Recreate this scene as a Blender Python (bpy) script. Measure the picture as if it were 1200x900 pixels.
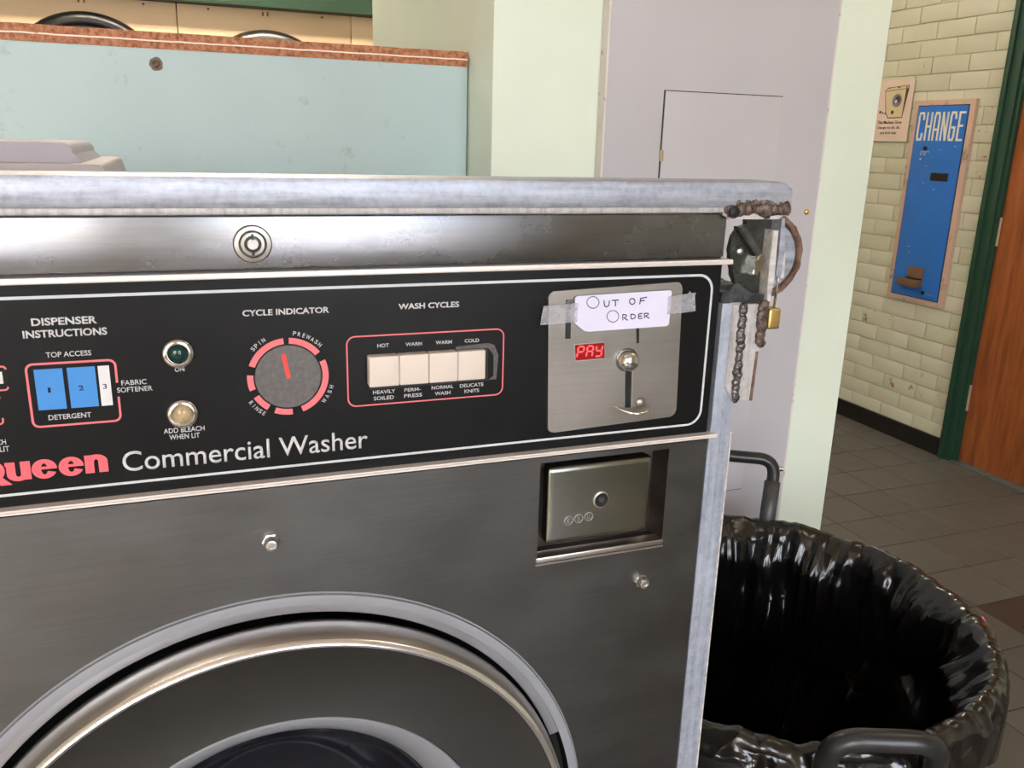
import bpy, bmesh, math, random
from mathutils import Vector, Matrix, noise
random.seed(7)
SC = bpy.context.scene
for o in list(bpy.data.objects): bpy.data.objects.remove(o)
COL = SC.collection
PI = math.pi

# ------------------------------------------------------------------ camera
def rotm(yaw, pitch, roll):
    f = Vector((math.sin(yaw)*math.cos(pitch), math.cos(yaw)*math.cos(pitch), -math.sin(pitch)))
    r = Vector((math.cos(yaw), -math.sin(yaw), 0)); d = f.cross(r)
    r2 = math.cos(roll)*r + math.sin(roll)*d
    d2 = -math.sin(roll)*r + math.cos(roll)*d
    return Matrix((r2, -d2, -f)).transposed()
cam = bpy.data.cameras.new('camera'); co = bpy.data.objects.new('camera', cam); COL.objects.link(co)
cam.sensor_width = 36; cam.lens = 998.5/1200*36; cam.clip_start = .02; cam.clip_end = 200
m = rotm(0.368447, 0.277651, -0.0275147).to_4x4(); m.translation = (0, 0, 1.36); co.matrix_world = m
SC.camera = co

# ------------------------------------------------------------------ world, sun, lights, exposure
SC.view_settings.view_transform = 'Standard'; SC.view_settings.look = 'None'
SC.view_settings.gamma = 1; SC.view_settings.use_curve_mapping = False
SC.view_settings.exposure = 0.34
SC.cycles.max_bounces = 8; SC.cycles.diffuse_bounces = 5; SC.cycles.sample_clamp_indirect = 6
W = bpy.data.worlds.new('world'); SC.world = W; W.use_nodes = True
nt = W.node_tree; bg = nt.nodes['Background']
sky = nt.nodes.new('ShaderNodeTexSky'); sky.sky_type = 'NISHITA'; sky.sun_disc = False
sky.sun_elevation = math.radians(42); sky.sun_rotation = math.radians(200); sky.dust_density = 2.5
mixs = nt.nodes.new('ShaderNodeMix'); mixs.data_type = 'RGBA'; mixs.inputs[0].default_value = .55
mixs.inputs[7].default_value = (2.25, 2.72, 3.55, 1)
nt.links.new(sky.outputs[0], mixs.inputs[6]); nt.links.new(mixs.outputs[2], bg.inputs[0]); bg.inputs[1].default_value = 1.75

sun = bpy.data.lights.new('sun', 'SUN'); sun.energy = 18; sun.angle = .01; sun.color = (1, .84, .66)
so = bpy.data.objects.new('sun', sun); COL.objects.link(so)
so.rotation_euler = Vector((-.84, 1.0, -.92)).to_track_quat('-Z', 'Y').to_euler()

def window_portal(x0, x1, z0, z1, y):
    L = bpy.data.lights.new('window_portal', 'AREA'); L.shape = 'RECTANGLE'; L.size = x1-x0; L.size_y = z1-z0
    L.cycles.is_portal = True
    o = bpy.data.objects.new('window_portal', L); COL.objects.link(o)
    o.location = ((x0+x1)/2, y, (z0+z1)/2); o.rotation_euler = (PI/2, 0, 0)
REAR = -3.0
WINS = [(-2.65, -.75), (.15, 1.55)]
WZ = (.45, 2.6)
for a, b in WINS: window_portal(a, b, WZ[0], WZ[1], REAR-.12)

# ------------------------------------------------------------------ materials
def nodes(name):
    m = bpy.data.materials.new(name); m.use_nodes = True
    t = m.node_tree; return m, t, t.nodes['Principled BSDF']
def coords(t, scale=(1, 1, 1), src='Object'):
    c = t.nodes.new('ShaderNodeTexCoord'); mp = t.nodes.new('ShaderNodeMapping'); mp.inputs['Scale'].default_value = scale
    t.links.new(c.outputs[src], mp.inputs['Vector']); return mp.outputs[0]
def noise_n(t, vec, scale, detail=3, rough=.55):
    n = t.nodes.new('ShaderNodeTexNoise'); n.inputs['Scale'].default_value = scale
    n.inputs['Detail'].default_value = detail; n.inputs['Roughness'].default_value = rough
    t.links.new(vec, n.inputs['Vector']); return n.outputs['Fac']
def ramp(t, fac, stops):
    r = t.nodes.new('ShaderNodeValToRGB'); e = r.color_ramp.elements
    while len(e) < len(stops): e.new(.5)
    for i, (p, c) in enumerate(stops):
        e[i].position = p; e[i].color = (*c, 1) if len(c) == 3 else c
    t.links.new(fac, r.inputs[0]); return r.outputs[0]
def bump(t, b, h, s, d=.001):
    n = t.nodes.new('ShaderNodeBump'); n.inputs['Strength'].default_value = s; n.inputs['Distance'].default_value = d
    t.links.new(h, n.inputs['Height']); t.links.new(n.outputs[0], b.inputs['Normal'])
def g(v): return (v, v, v)
def srgb(r, gg, b):
    f = lambda c: (c/255/12.92) if c/255 <= .04045 else ((c/255+.055)/1.055)**2.4
    return (f(r), f(gg), f(b))
def mat(name, c, rough=.5, metal=0, var=.12, sc=8, bs=0, bd=.001, stretch=(1, 1, 1), emit=None, spec=None, src='Object'):
    m, t, b = nodes(name)
    v = coords(t, stretch, src)
    f = noise_n(t, v, sc, 4)
    lo = tuple(x*(1-var) for x in c); hi = tuple(min(1, x*(1+var)) for x in c)
    t.links.new(ramp(t, f, [(.3, lo), (.7, hi)]), b.inputs['Base Color'])
    b.inputs['Roughness'].default_value = rough; b.inputs['Metallic'].default_value = metal
    if spec is not None: b.inputs['Specular IOR Level'].default_value = spec
    if bs: bump(t, b, noise_n(t, v, sc*4, 4), bs, bd)
    if emit: b.inputs['Emission Color'].default_value = (*emit[0], 1); b.inputs['Emission Strength'].default_value = emit[1]
    return m
def steel(name, c, r0, r1, bs=.12, fine=260, src='Object'):
    """brushed along X"""
    m, t, b = nodes(name); v = coords(t, (2, 2, fine), src)
    f = noise_n(t, v, 2.5, 5, .7)
    v2 = coords(t, (3, 3, 6), src); f2 = noise_n(t, v2, 3.2, 6, .65)
    rr = ramp(t, f2, [(.32, g(r0)), (.68, g(r1))]); t.links.new(rr, b.inputs['Roughness'])
    lo = tuple(x*.86 for x in c)
    base = ramp(t, f, [(.3, lo), (.7, c)])
    sm = noise_n(t, coords(t, (1.6, 1.6, 3), src), 3.5, 7, .62); mm = t.nodes.new('ShaderNodeMix'); mm.data_type = 'RGBA'; mm.blend_type = 'MULTIPLY'; mm.inputs[0].default_value = 1
    t.links.new(base, mm.inputs[6]); t.links.new(ramp(t, sm, [(.34, g(.78)), (.66, g(1.0))]), mm.inputs[7]); t.links.new(mm.outputs[2], b.inputs['Base Color'])
    b.inputs['Metallic'].default_value = 1
    bump(t, b, f, bs, .0004)
    return m
M = {}
M['steel'] = steel('brushed_steel', (.52, .50, .47), .24, .38)
M['steel_front'] = steel('brushed_steel_front', (.185, .183, .180), .30, .42)
M['fascia'] = steel('brushed_steel_fascia', (.31, .308, .325), .20, .32, .05)
M['plate'] = steel('coin_plate_steel', (.42, .39, .355), .34, .46, .06)
M['chrome'] = mat('chrome', (.72, .70, .68), .14, 1, .06, 20)
M['satin'] = mat('satin_metal', (.66, .64, .62), .28, 1, .1, 30)
M['door_steel'] = mat('door_steel', (.155, .155, .15), .34, 1, .10, 7, .04)
M['rim_steel'] = mat('rim_steel', (.66, .62, .58), .30, 1, .05, 9)
M['light_rim'] = mat('light_rim', (.27, .275, .30), .45, .15, .06, 14)
M['ledge'] = mat('ledge_steel', (.80, .74, .70), .34, .35, .05, 30)
M['black_panel'] = mat('black_panel', (.0065, .0065, .007), .34, 0, .25, 22, spec=.18)
M['black'] = mat('black_plastic', (.006, .006, .006), .4, 0, .1)
M['rubber'] = mat('rubber_gasket', (.03, .033, .036), .45, 0, .3, 60, .5, .002)
M['white'] = mat('white_plastic', srgb(212, 198, 186), .35, 0, .03, 40)
M['ink_white'] = mat('white_print', srgb(205, 203, 205), .5, 0, .08, 300)
M['ink_line'] = mat('line_print', srgb(200, 203, 208), .45, 0, .04, 100)
M['ink_pink'] = mat('pink_print', srgb(228, 112, 118), .5, 0, .06, 150)
M['ink_red'] = mat('red_print', srgb(255, 95, 105), .5, 0, .03, 150)
M['ink_blue'] = mat('blue_print', srgb(52, 132, 205), .5, 0, .04, 60)
M['ink_dark'] = mat('dark_print', srgb(25, 32, 60), .5, 0, .1, 60)
M['ink_pale'] = mat('pale_print', srgb(215, 212, 215), .5, 0, .05, 60)
M['dial'] = mat('dial_grey', srgb(92, 88, 88), .4, 0, .22, 260)
M['pointer'] = mat('pointer_red', srgb(240, 62, 58), .45, 0, .04, 50)
M['card'] = mat('card_paper', srgb(214, 212, 234), .7, 0, .02, 60)
M['pen'] = mat('pen_ink', srgb(35, 30, 50), .6, 0, .2, 900)
M['lamp_green'] = mat('lamp_green', (.004, .03, .03), .1)
M['lamp_amber'] = mat('lamp_amber', srgb(176, 152, 118), .2, 0, .3, 200)
M['led_back'] = mat('led_back', (.16, .002, .004), .25, emit=((1, .01, .02), .12))
M['led'] = mat('led', (.8, .05, .05), .3, emit=((1, .10, .10), 1.3))
M['brass'] = mat('brass', (.75, .52, .2), .35, 1, .12, 60)
M['red_tab'] = mat('red_tie', srgb(235, 60, 45), .4)

def galv(name, c, rough=.42, metal=.55, st=(4, 60, 60)):
    m, t, b = nodes(name)
    v = coords(t, (1, 1, 1)); f = noise_n(t, v, 130, 6, .72); f2 = noise_n(t, coords(t, st), 3, 4)
    mx = t.nodes.new('ShaderNodeMath'); mx.operation = 'ADD'; t.links.new(f, mx.inputs[0]); t.links.new(f2, mx.inputs[1])
    hf = t.nodes.new('ShaderNodeMath'); hf.operation = 'MULTIPLY'; hf.inputs[1].default_value = .5; t.links.new(mx.outputs[0], hf.inputs[0])
    t.links.new(ramp(t, hf.outputs[0], [(.36, tuple(x*.68 for x in c)), (.5, c), (.64, tuple(min(1, x*1.25) for x in c))]), b.inputs['Base Color'])
    t.links.new(ramp(t, f, [(.3, g(rough-.1)), (.7, g(rough+.12))]), b.inputs['Roughness'])
    b.inputs['Metallic'].default_value = metal; bump(t, b, f, .35, .0012); return m
M['galv'] = galv('galvanized', srgb(168, 172, 184))
M['galv_v'] = galv('galvanized_post', srgb(178, 186, 202), st=(60, 60, 3))
M['galv_w'] = galv('whitened_plate', srgb(182, 178, 178), .55, .25, st=(90, 60, 6))
M['galv_white'] = galv('whitened_steel', srgb(200, 196, 194), .55, .25)
def rusty(name, a, b_, sc=60, rough=.6, metal=.3, bs=.8):
    m, t, b = nodes(name); v = coords(t); f = noise_n(t, v, sc, 6, .7)
    t.links.new(ramp(t, f, [(.38, a), (.62, b_)]), b.inputs['Base Color'])
    t.links.new(ramp(t, f, [(.35, g(rough)), (.6, g(rough*.5))]), b.inputs['Roughness'])
    b.inputs['Metallic'].default_value = metal; bump(t, b, f, bs, .0015); return m
M['weld'] = rusty('weld_metal', srgb(62, 58, 58), srgb(128, 124, 126), 240, .45, .75, .5)
M['weld_rust'] = rusty('rusty_weld', srgb(58, 40, 34), srgb(128, 112, 106), 200, .55, .4, .8)
M['rust'] = rusty('rust', srgb(84, 56, 44), srgb(132, 104, 90), 90, .7, .1)
M['dark_steel'] = rusty('dark_steel', srgb(48, 50, 46), srgb(74, 76, 70), 60, .45, .5, .15)
M['strip'] = mat('worn_strip', (.2, .205, .21), .25, .9, .3, 80)

def wallpaint(name, c, bsc=60, bs=.25, dirt=None, th=(.62, .7), dsc=4, rnd=False):
    m, t, b = nodes(name); v = coords(t, src='Object')
    if rnd:
        oi = t.nodes.new('ShaderNodeObjectInfo'); ad = t.nodes.new('ShaderNodeVectorMath'); ad.operation = 'ADD'; ml = t.nodes.new('ShaderNodeMath'); ml.operation = 'MULTIPLY'; ml.inputs[1].default_value = 30
        t.links.new(oi.outputs['Random'], ml.inputs[0]); t.links.new(v, ad.inputs[0]); t.links.new(ml.outputs[0], ad.inputs[1]); v = ad.outputs[0]
    f = noise_n(t, v, 2.2, 4); base = ramp(t, f, [(.3, tuple(x*.93 for x in c)), (.7, tuple(min(1, x*1.05) for x in c))])
    if dirt:
        d = noise_n(t, v, dsc, 8, .72); mk = ramp(t, d, [(th[0], g(0)), (th[1], g(1))])
        mx = t.nodes.new('ShaderNodeMix'); mx.data_type = 'RGBA'; t.links.new(mk, mx.inputs[0]); t.links.new(base, mx.inputs[6]); mx.inputs[7].default_value = (*dirt, 1); base = mx.outputs[2]
    t.links.new(base, b.inputs['Base Color']); b.inputs['Roughness'].default_value = .5
    bump(t, b, noise_n(t, v, bsc, 5), bs, .001); return m
M['pillar'] = wallpaint('pale_green_paint', srgb(226, 236, 222), 45, .3, srgb(176, 160, 120), (.70, .78), 9)
M['panel_grey'] = wallpaint('grey_paint', srgb(190, 188, 195), 90, .12, srgb(150, 146, 148), (.72, .8), 14)
M['panel_edge'] = wallpaint('chipped_edge', srgb(222, 216, 212), 50, .4, srgb(160, 150, 140), (.58, .66), 40)
M['blue_board'] = wallpaint('blue_laminate', srgb(186, 208, 212), 120, .12, srgb(165, 180, 178), (.60, .72), 24)
M['chip'] = rusty('particle_board', srgb(140, 82, 50), srgb(196, 128, 86), 130, .8, 0, .5)
M['white_line'] = wallpaint('white_glue', srgb(248, 228, 214), 90, .2, srgb(190, 130, 95), (.60, .66), 40)
M['brick'] = wallpaint('painted_brick', srgb(194, 194, 172), 70, .7, srgb(150, 140, 110), (.66, .76), 12, True)
M['brick_b'] = wallpaint('painted_brick_b', srgb(200, 198, 178), 70, .7, srgb(160, 150, 118), (.64, .74), 10, True)
M['brick_chip'] = wallpaint('chipped_brick', srgb(196, 194, 172), 70, .9, srgb(142, 92, 66), (.60, .63), 16, True)
M['mortar'] = wallpaint('painted_mortar', srgb(184, 182, 160), 90, .8, srgb(120, 104, 80), (.58, .70), 9)
M['wall_cream'] = wallpaint('cream_wall', srgb(205, 198, 170), 50, .2)
M['ceil'] = wallpaint('ceiling_paint', srgb(228, 205, 178), 50, .2)
M['dkgreen'] = wallpaint('dark_green_paint', srgb(26, 62, 46), 60, .2, srgb(14, 34, 26), (.6, .7), 12)
M['soffit'] = wallpaint('soffit_green', srgb(30, 62, 42), 60, .1)
M['beige'] = mat('beige_enamel', srgb(238, 206, 170), .38, 0, .03, 2)
M['base_black'] = mat('black_vinyl', (.006, .006, .0065), .35, 0, .3, 12)
M['lid'] = mat('lid_plastic', srgb(166, 160, 172), .4, 0, .03, 12)
M['lid_b'] = mat('lid_base_plastic', srgb(176, 166, 166), .45, 0, .03, 12)
M['chg_blue'] = mat('change_blue', srgb(40, 108, 192), .35, 0, .06, 8)
M['chg_frame'] = wallpaint('worn_pinkish_steel', srgb(196, 166, 150), 40, .2, srgb(150, 128, 112), (.55, .62), 9)
M['chg_text'] = mat('change_text', srgb(226, 222, 205), .5, 0, .04)
M['paper'] = mat('poster_paper', srgb(218, 196, 180), .7, 0, .03)
M['poster_cream'] = mat('poster_cream', srgb(206, 190, 150), .7, 0, .06)
M['poster_ink'] = mat('poster_ink', srgb(70, 52, 46), .7, 0, .1)
M['poster_grey'] = mat('poster_grey', srgb(120, 122, 136), .7, 0, .2, 60)
M['cup'] = mat('cup_bronze', srgb(120, 92, 74), .4, .3, .15, 20)
M['hinge'] = mat('hinge_metal', srgb(190, 170, 145), .4, .6, .1)
def wood():
    m, t, b = nodes('door_wood'); v = coords(t, (1, 9, .9)); f = noise_n(t, v, 3.0, 8, .65)
    t.links.new(ramp(t, f, [(.3, srgb(108, 56, 28)), (.52, srgb(148, 82, 42)), (.72, srgb(168, 100, 56))]), b.inputs['Base Color'])
    b.inputs['Roughness'].default_value = .42; bump(t, b, f, .1, .001); return m
M['wood'] = wood()
def tile_m(name, c):
    m, t, b = nodes(name); v = coords(t); f = noise_n(t, v, 14, 6, .65)
    t.links.new(ramp(t, f, [(.3, tuple(x*.90 for x in c)), (.7, tuple(x*1.10 for x in c))]), b.inputs['Base Color'])
    t.links.new(ramp(t, f, [(.3, g(.38)), (.7, g(.55))]), b.inputs['Roughness']); bump(t, b, f, .2, .0008); return m
M['tiles'] = [tile_m('quarry_tile_%s' % k, c) for k, c in (('a', srgb(86, 84, 79)), ('b', srgb(84, 81, 76)), ('c', srgb(88, 86, 81)))]
M['tile_dark'] = tile_m('dark_tile', srgb(62, 50, 44))
M['grout'] = mat('grout', srgb(48, 40, 33), .9, 0, .3, 20, .4)
def floor_far():
    m, t, b = nodes('tiled_floor'); c = t.nodes.new('ShaderNodeTexCoord'); br = t.nodes.new('ShaderNodeTexBrick')
    mp = t.nodes.new('ShaderNodeMapping'); mp.inputs['Location'].default_value = (-.003, .1, 0)
    t.links.new(c.outputs['Object'], mp.inputs[0]); t.links.new(mp.outputs[0], br.inputs['Vector'])
    br.offset = 0; br.inputs['Color1'].default_value = (*srgb(96, 90, 80), 1); br.inputs['Color2'].default_value = (*srgb(92, 86, 76), 1); br.inputs['Mortar'].default_value = (*srgb(62, 52, 42), 1)
    br.inputs['Scale'].default_value = 1; br.inputs['Mortar Size'].default_value = .003; br.inputs['Brick Width'].default_value = .2; br.inputs['Row Height'].default_value = .2085
    t.links.new(br.outputs[0], b.inputs['Base Color']); b.inputs['Roughness'].default_value = .45; return m
M['floor'] = floor_far()
def bagm():
    m, t, b = nodes('bag_plastic'); v = coords(t)
    b.inputs['Base Color'].default_value = (.006, .005, .0045, 1); b.inputs['Specular IOR Level'].default_value = .65
    f = noise_n(t, coords(t, (1, 1, .5)), 11, 3, .5)
    t.links.new(ramp(t, noise_n(t, v, 9, 4), [(.3, g(.12)), (.7, g(.28))]), b.inputs['Roughness'])
    vo = t.nodes.new('ShaderNodeTexVoronoi'); vo.inputs['Scale'].default_value = 16; wv = coords(t, (1, 1, .7))
    mxv = t.nodes.new('ShaderNodeMix'); mxv.data_type = 'VECTOR'; mxv.inputs[0].default_value = .12
    nn = t.nodes.new('ShaderNodeTexNoise'); nn.inputs['Scale'].default_value = 6; t.links.new(wv, nn.inputs['Vector'])
    t.links.new(wv, mxv.inputs[4]); t.links.new(nn.outputs['Color'], mxv.inputs[5]); t.links.new(mxv.outputs[1], vo.inputs['Vector'])
    ad = t.nodes.new('ShaderNodeMath'); ad.operation = 'ADD'; t.links.new(vo.outputs['Distance'], ad.inputs[0]); t.links.new(f, ad.inputs[1])
    bump(t, b, ad.outputs[0], .65, .018); return m
M['bag'] = bagm()
M['can'] = mat('can_plastic', srgb(22, 40, 38), .42, 0, .1, 10)
M['can_rim'] = mat('can_rim_plastic', (.006, .007, .007), .42, 0, .1, 10)
M['handle'] = mat('handle_plastic', (.018, .018, .02), .33, 0, .35, 30, .1)
M['grip'] = mat('handle_worn', (.05, .05, .052), .42, 0, .35, 30, .1)
def glassy(name, c, rough, alpha):
    m, t, b = nodes(name); b.inputs['Base Color'].default_value = (*c, 1); b.inputs['Roughness'].default_value = rough
    b.inputs['Alpha'].default_value = alpha; return m
def tapem():
    m, t, b = nodes('clear_tape'); f = noise_n(t, coords(t), 160, 5, .7)
    t.links.new(ramp(t, f, [(.35, g(.22)), (.65, g(.42))]), b.inputs['Alpha'])
    b.inputs['Base Color'].default_value = (*srgb(205, 205, 212), 1); b.inputs['Roughness'].default_value = .25; bump(t, b, f, .3, .0006); return m
M['tape'] = tapem()
def glassm(name, c, ior=1.45, rough=.02):
    m, t, b = nodes(name); b.inputs['Base Color'].default_value = (*c, 1); b.inputs['Transmission Weight'].default_value = 1; b.inputs['Roughness'].default_value = rough; b.inputs['IOR'].default_value = ior; return m
M['door_glass'] = glassy('door_glass', (.012, .012, .018), .06, .72)
m, t, b = nodes('window_glass'); b.inputs['Base Color'].default_value = (1, 1, 1, 1); b.inputs['Alpha'].default_value = .06; b.inputs['Roughness'].default_value = .02; M['win_glass'] = m
M['flange'] = mat('flange_grey', (.34, .34, .37), .35, .5, .12, 9)
M['drum'] = mat('drum_steel', (.10, .10, .12), .35, .8, .3, 20)
M['tube'] = mat('fluorescent', (.9, .9, .9), .5, emit=((1, .86, .70), 12))
M['tube_warm'] = mat('fluorescent_warm', (.9, .9, .9), .5, emit=((1, .88, .74), 46))
M['tube_bright'] = mat('fluorescent_bright', (.9, .9, .9), .5, emit=((1, .88, .72), 110))
M['lock_metal'] = mat('lock_metal', (.36, .335, .31), .34, 1, .2, 60)
M['lip_steel'] = mat('lip_steel', (.82, .80, .80), .26, .9, .04, 12)
M['lamp_body'] = mat('lamp_body', (.8, .8, .78), .5)
M['pave'] = mat('pavement', (.52, .51, .50), .8, 0, .15, 3)

# ------------------------------------------------------------------ builders (verts in world metres)
def finish(name, bm, m, parent=None, smooth=False, kind=None, label=None):
    me = bpy.data.meshes.new(name)
    bmesh.ops.recalc_face_normals(bm, faces=bm.faces)
    xs = [v.co for v in bm.verts]
    c = Vector([(min(v[i] for v in xs)+max(v[i] for v in xs))/2 for i in range(3)])
    for v in bm.verts: v.co -= c
    bm.to_mesh(me); bm.free()
    if smooth:
        for p in me.polygons: p.use_smooth = True
        if smooth != True: me.set_sharp_from_angle(angle=math.radians(smooth))
    me.materials.append(M[m] if isinstance(m, str) else m)
    o = bpy.data.objects.new(name, me); COL.objects.link(o)
    place(o, c, parent)
    if kind: o['kind'] = kind
    if label: o['label'] = label
    return o
WL = {}
def place(o, c, parent):
    o.location = Vector(c) - (WL[parent.name] if parent else Vector((0, 0, 0)))
    if parent: o.parent = parent
    WL[o.name] = Vector(c)
def thing(name, loc, label, cat, group=None):
    o = bpy.data.objects.new(name, None); COL.objects.link(o); o.empty_display_size = .05
    o.location = loc; WL[o.name] = Vector(loc); o['label'] = label; o['category'] = cat
    if group: o['group'] = group
    return o
def tag(o, label, cat, group=None):
    o['label'] = label; o['category'] = cat
    if group: o['group'] = group
    return o
def B(): return bmesh.new()
def abox(bm, x0, x1, y0, y1, z0, z1, bev=0, seg=2):
    r = bmesh.ops.create_cube(bm, size=1)
    for v in r['verts']:
        v.co = Vector(((x0+x1)/2+v.co.x*(x1-x0), (y0+y1)/2+v.co.y*(y1-y0), (z0+z1)/2+v.co.z*(z1-z0)))
    if bev: bmesh.ops.bevel(bm, geom=list({e for v in r['verts'] for e in v.link_edges}), offset=bev, segments=seg, affect='EDGES', profile=.6)
    return bm
def box(name, m, x0, x1, y0, y1, z0, z1, parent=None, bev=0, smooth=30, **k):
    return finish(name, abox(B(), x0, x1, y0, y1, z0, z1, bev), m, parent, smooth if bev else False, **k)
def aprism(bm, pts, y0, y1, bev=0):
    """(x,z) outline, extruded from y0 (front) to y1"""
    a = [bm.verts.new((x, y0, z)) for x, z in pts]; b = [bm.verts.new((x, y1, z)) for x, z in pts]
    n = len(pts); f = bm.faces.new(a); bm.faces.new(b[::-1])
    for i in range(n): bm.faces.new((a[i], b[i], b[(i+1) % n], a[(i+1) % n]))
    if bev: bmesh.ops.bevel(bm, geom=list(f.edges), offset=bev, segments=2, affect='EDGES')
    return bm
def rrect(x0, x1, z0, z1, r, n=6):
    out = []
    for cx, cz, a0 in ((x1-r, z1-r, 0), (x0+r, z1-r, 90), (x0+r, z0+r, 180), (x1-r, z0+r, 270)):
        for i in range(n+1):
            a = math.radians(a0+90*i/n); out.append((cx+r*math.cos(a), cz+r*math.sin(a)))
    return out
def aring(bm, outer, inner, y0, y1):
    n = len(outer)
    v = [[bm.verts.new((x, y, z)) for x, z in p] for p, y in ((outer, y0), (inner, y0), (inner, y1), (outer, y1))]
    for i in range(n):
        j = (i+1) % n
        for k in range(4): bm.faces.new((v[k][i], v[k][j], v[(k+1) % 4][j], v[(k+1) % 4][i]))
    return bm
def alathe(bm, cx, cz, prof, n=64, a0=0, a1=360):
    """prof: list of (r, y) revolved about the Y axis through (cx,cz)"""
    full = abs(a1-a0-360) < 1e-6; k = n if full else n+1; rings = []
    for r, y in prof:
        if r < 1e-6 and full: rings.append([bm.verts.new((cx, y, cz))]); continue
        rings.append([bm.verts.new((cx+r*math.cos(math.radians(a0+(a1-a0)*i/n)), y, cz+r*math.sin(math.radians(a0+(a1-a0)*i/n)))) for i in range(k)])
    for A, C in zip(rings, rings[1:]):
        for i in range(n):
            j = (i+1) % k
            if len(A) == 1 and len(C) == 1: break
            if len(A) == 1: bm.faces.new((A[0], C[i], C[j]))
            elif len(C) == 1: bm.faces.new((A[i], A[j], C[0]))
            else: bm.faces.new((A[i], A[j], C[j], C[i]))
    return bm
def atube(bm, pts, r, n=12, caps=True, scale_y=1):
    pts = [Vector(p) for p in pts]; rings = []; up = None
    for i, p in enumerate(pts):
        d = (pts[min(i+1, len(pts)-1)]-pts[max(i-1, 0)]).normalized()
        if up is None: up = d.orthogonal().normalized()
        up = (up - d*up.dot(d)).normalized(); s = d.cross(up)
        rr = r[i] if isinstance(r, (list, tuple)) else r
        rings.append([bm.verts.new(p+rr*(math.cos(2*PI*k/n)*up+math.sin(2*PI*k/n)*s)) for k in range(n)])
    for A, C in zip(rings, rings[1:]):
        for k in range(n): bm.faces.new((A[k], A[(k+1) % n], C[(k+1) % n], C[k]))
    if caps: bm.faces.new(rings[0][::-1]); bm.faces.new(rings[-1])
    return bm
def smoothpath(pts, rad, n=6):
    """round the corners of a polyline"""
    pts = [Vector(p) for p in pts]; out = [pts[0]]
    for a, b, c in zip(pts, pts[1:], pts[2:]):
        u = (a-b).normalized(); v = (c-b).normalized(); r = min(rad, (a-b).length*.49, (c-b).length*.49)
        for i in range(n+1):
            s = i/n; out.append((1-s)**2*(b+u*r)+2*s*(1-s)*b+s*s*(b+v*r))
    return out+[pts[-1]]
def text(s, x0, x1, z0, z1, y, m, parent, bold=0.0, depth=.0002, name='lettering', cap=True):
    """lettering whose bounding box is fitted to x0..x1, z0..z1 on the plane Y=y, facing -Y"""
    cu = bpy.data.curves.new('t', 'FONT'); cu.body = s; cu.size = 1; cu.offset = bold; cu.resolution_u = 4
    ob = bpy.data.objects.new('t', cu); COL.objects.link(ob)
    dg = bpy.context.evaluated_depsgraph_get(); dg.update()
    me = bpy.data.meshes.new_from_object(ob.evaluated_get(dg)); bpy.data.objects.remove(ob)
    xs = [v.co.x for v in me.vertices]; ys = [v.co.y for v in me.vertices]
    ax, bx, ay, by = min(xs), max(xs), min(ys), max(ys)
    bm = B(); bm.from_mesh(me)
    for v in bm.verts:
        u = (v.co.x-ax)/(bx-ax); w = (v.co.y-ay)/(by-ay); v.co = Vector((x0+u*(x1-x0), y, z0+w*(z1-z0)))
    r = bmesh.ops.extrude_face_region(bm, geom=list(bm.faces))
    for v in r['geom']:
        if isinstance(v, bmesh.types.BMVert): v.co.y += depth
    return finish(name, bm, m, parent)
def side_text(s, y0, y1, z0, z1, x, m, parent, bold=0, name='lettering'):
    """on a wall that faces -X; reads from far (y0) to near (y1)"""
    o = text(s, 0, 1, z0, z1, 0, m, None, bold, name=name)
    for v in o.data.vertices:
        u = v.co.x+.5; v.co.x = v.co.y*1.0; v.co.y = -(u-.5)*(y0-y1)
    c = Vector((x, (y0+y1)/2, (z0+z1)/2)); o.location = (0, 0, 0); place(o, c, parent); return o

# ------------------------------------------------------------------ the setting
GR = thing  # shorthand not used for structure
def struct(o): o['kind'] = 'structure'; return o
H = 2.9; XL, XR, YB = -2.8, 3.225, 4.8
fl = struct(box('floor', 'floor', XL-.1, XR+.6, REAR-.1, YB+.1, -.05, -.004))
# quarry tiles in view, each its own piece (joints at x = 2.633 + k*.2, y = 2.111 + k*.2085)
px, py = .2015, .2085
tile_me = {}
def put_tile(x, y, m, sx=1):
    key = m.name
    if key not in tile_me:
        bm = abox(B(), -px/2+.0022, px/2-.0022, -py/2+.0022, py/2-.0022, -.004, .0008, .0012, 1)
        me = bpy.data.meshes.new('tile'); bm.to_mesh(me); bm.free(); me.materials.append(m); tile_me[key] = me
    o = bpy.data.objects.new('tile', tile_me[key]); COL.objects.link(o); place(o, (x, y, random.uniform(-.0004, .0003)), fl); o.scale = (sx, 1, 1)
gb = box('grout', 'grout', 1.02, XR, .68, 4.25, -.0045, -.0022, fl)
for i in range(-8, 3):
    for j in range(-7, 10):
        x = 2.633+(i+.5)*px; y = 2.111+(j+.5)*py
        if x-px/2 > XR-.03: continue
        dark = (i, j) == (-2, -3)
        sx = 1
        if x+px/2 > XR-.017: sx = (XR-.017-(x-px/2))/px; x = x-px/2+px*sx/2
        put_tile(x, y, M['tile_dark'] if dark else random.choice(M['tiles']), sx)
ce = struct(box('ceiling', 'ceil', XL-.1, XR+.3, REAR-.1, YB+.1, H, H+.1))
struct(box('wall_left', 'wall_cream', XL-.1, XL, REAR-.1, YB+.1, 0, H))
struct(box('wall_back', 'wall_cream', XL-.1, XR+.3, YB, YB+.1, 0, H))
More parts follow.
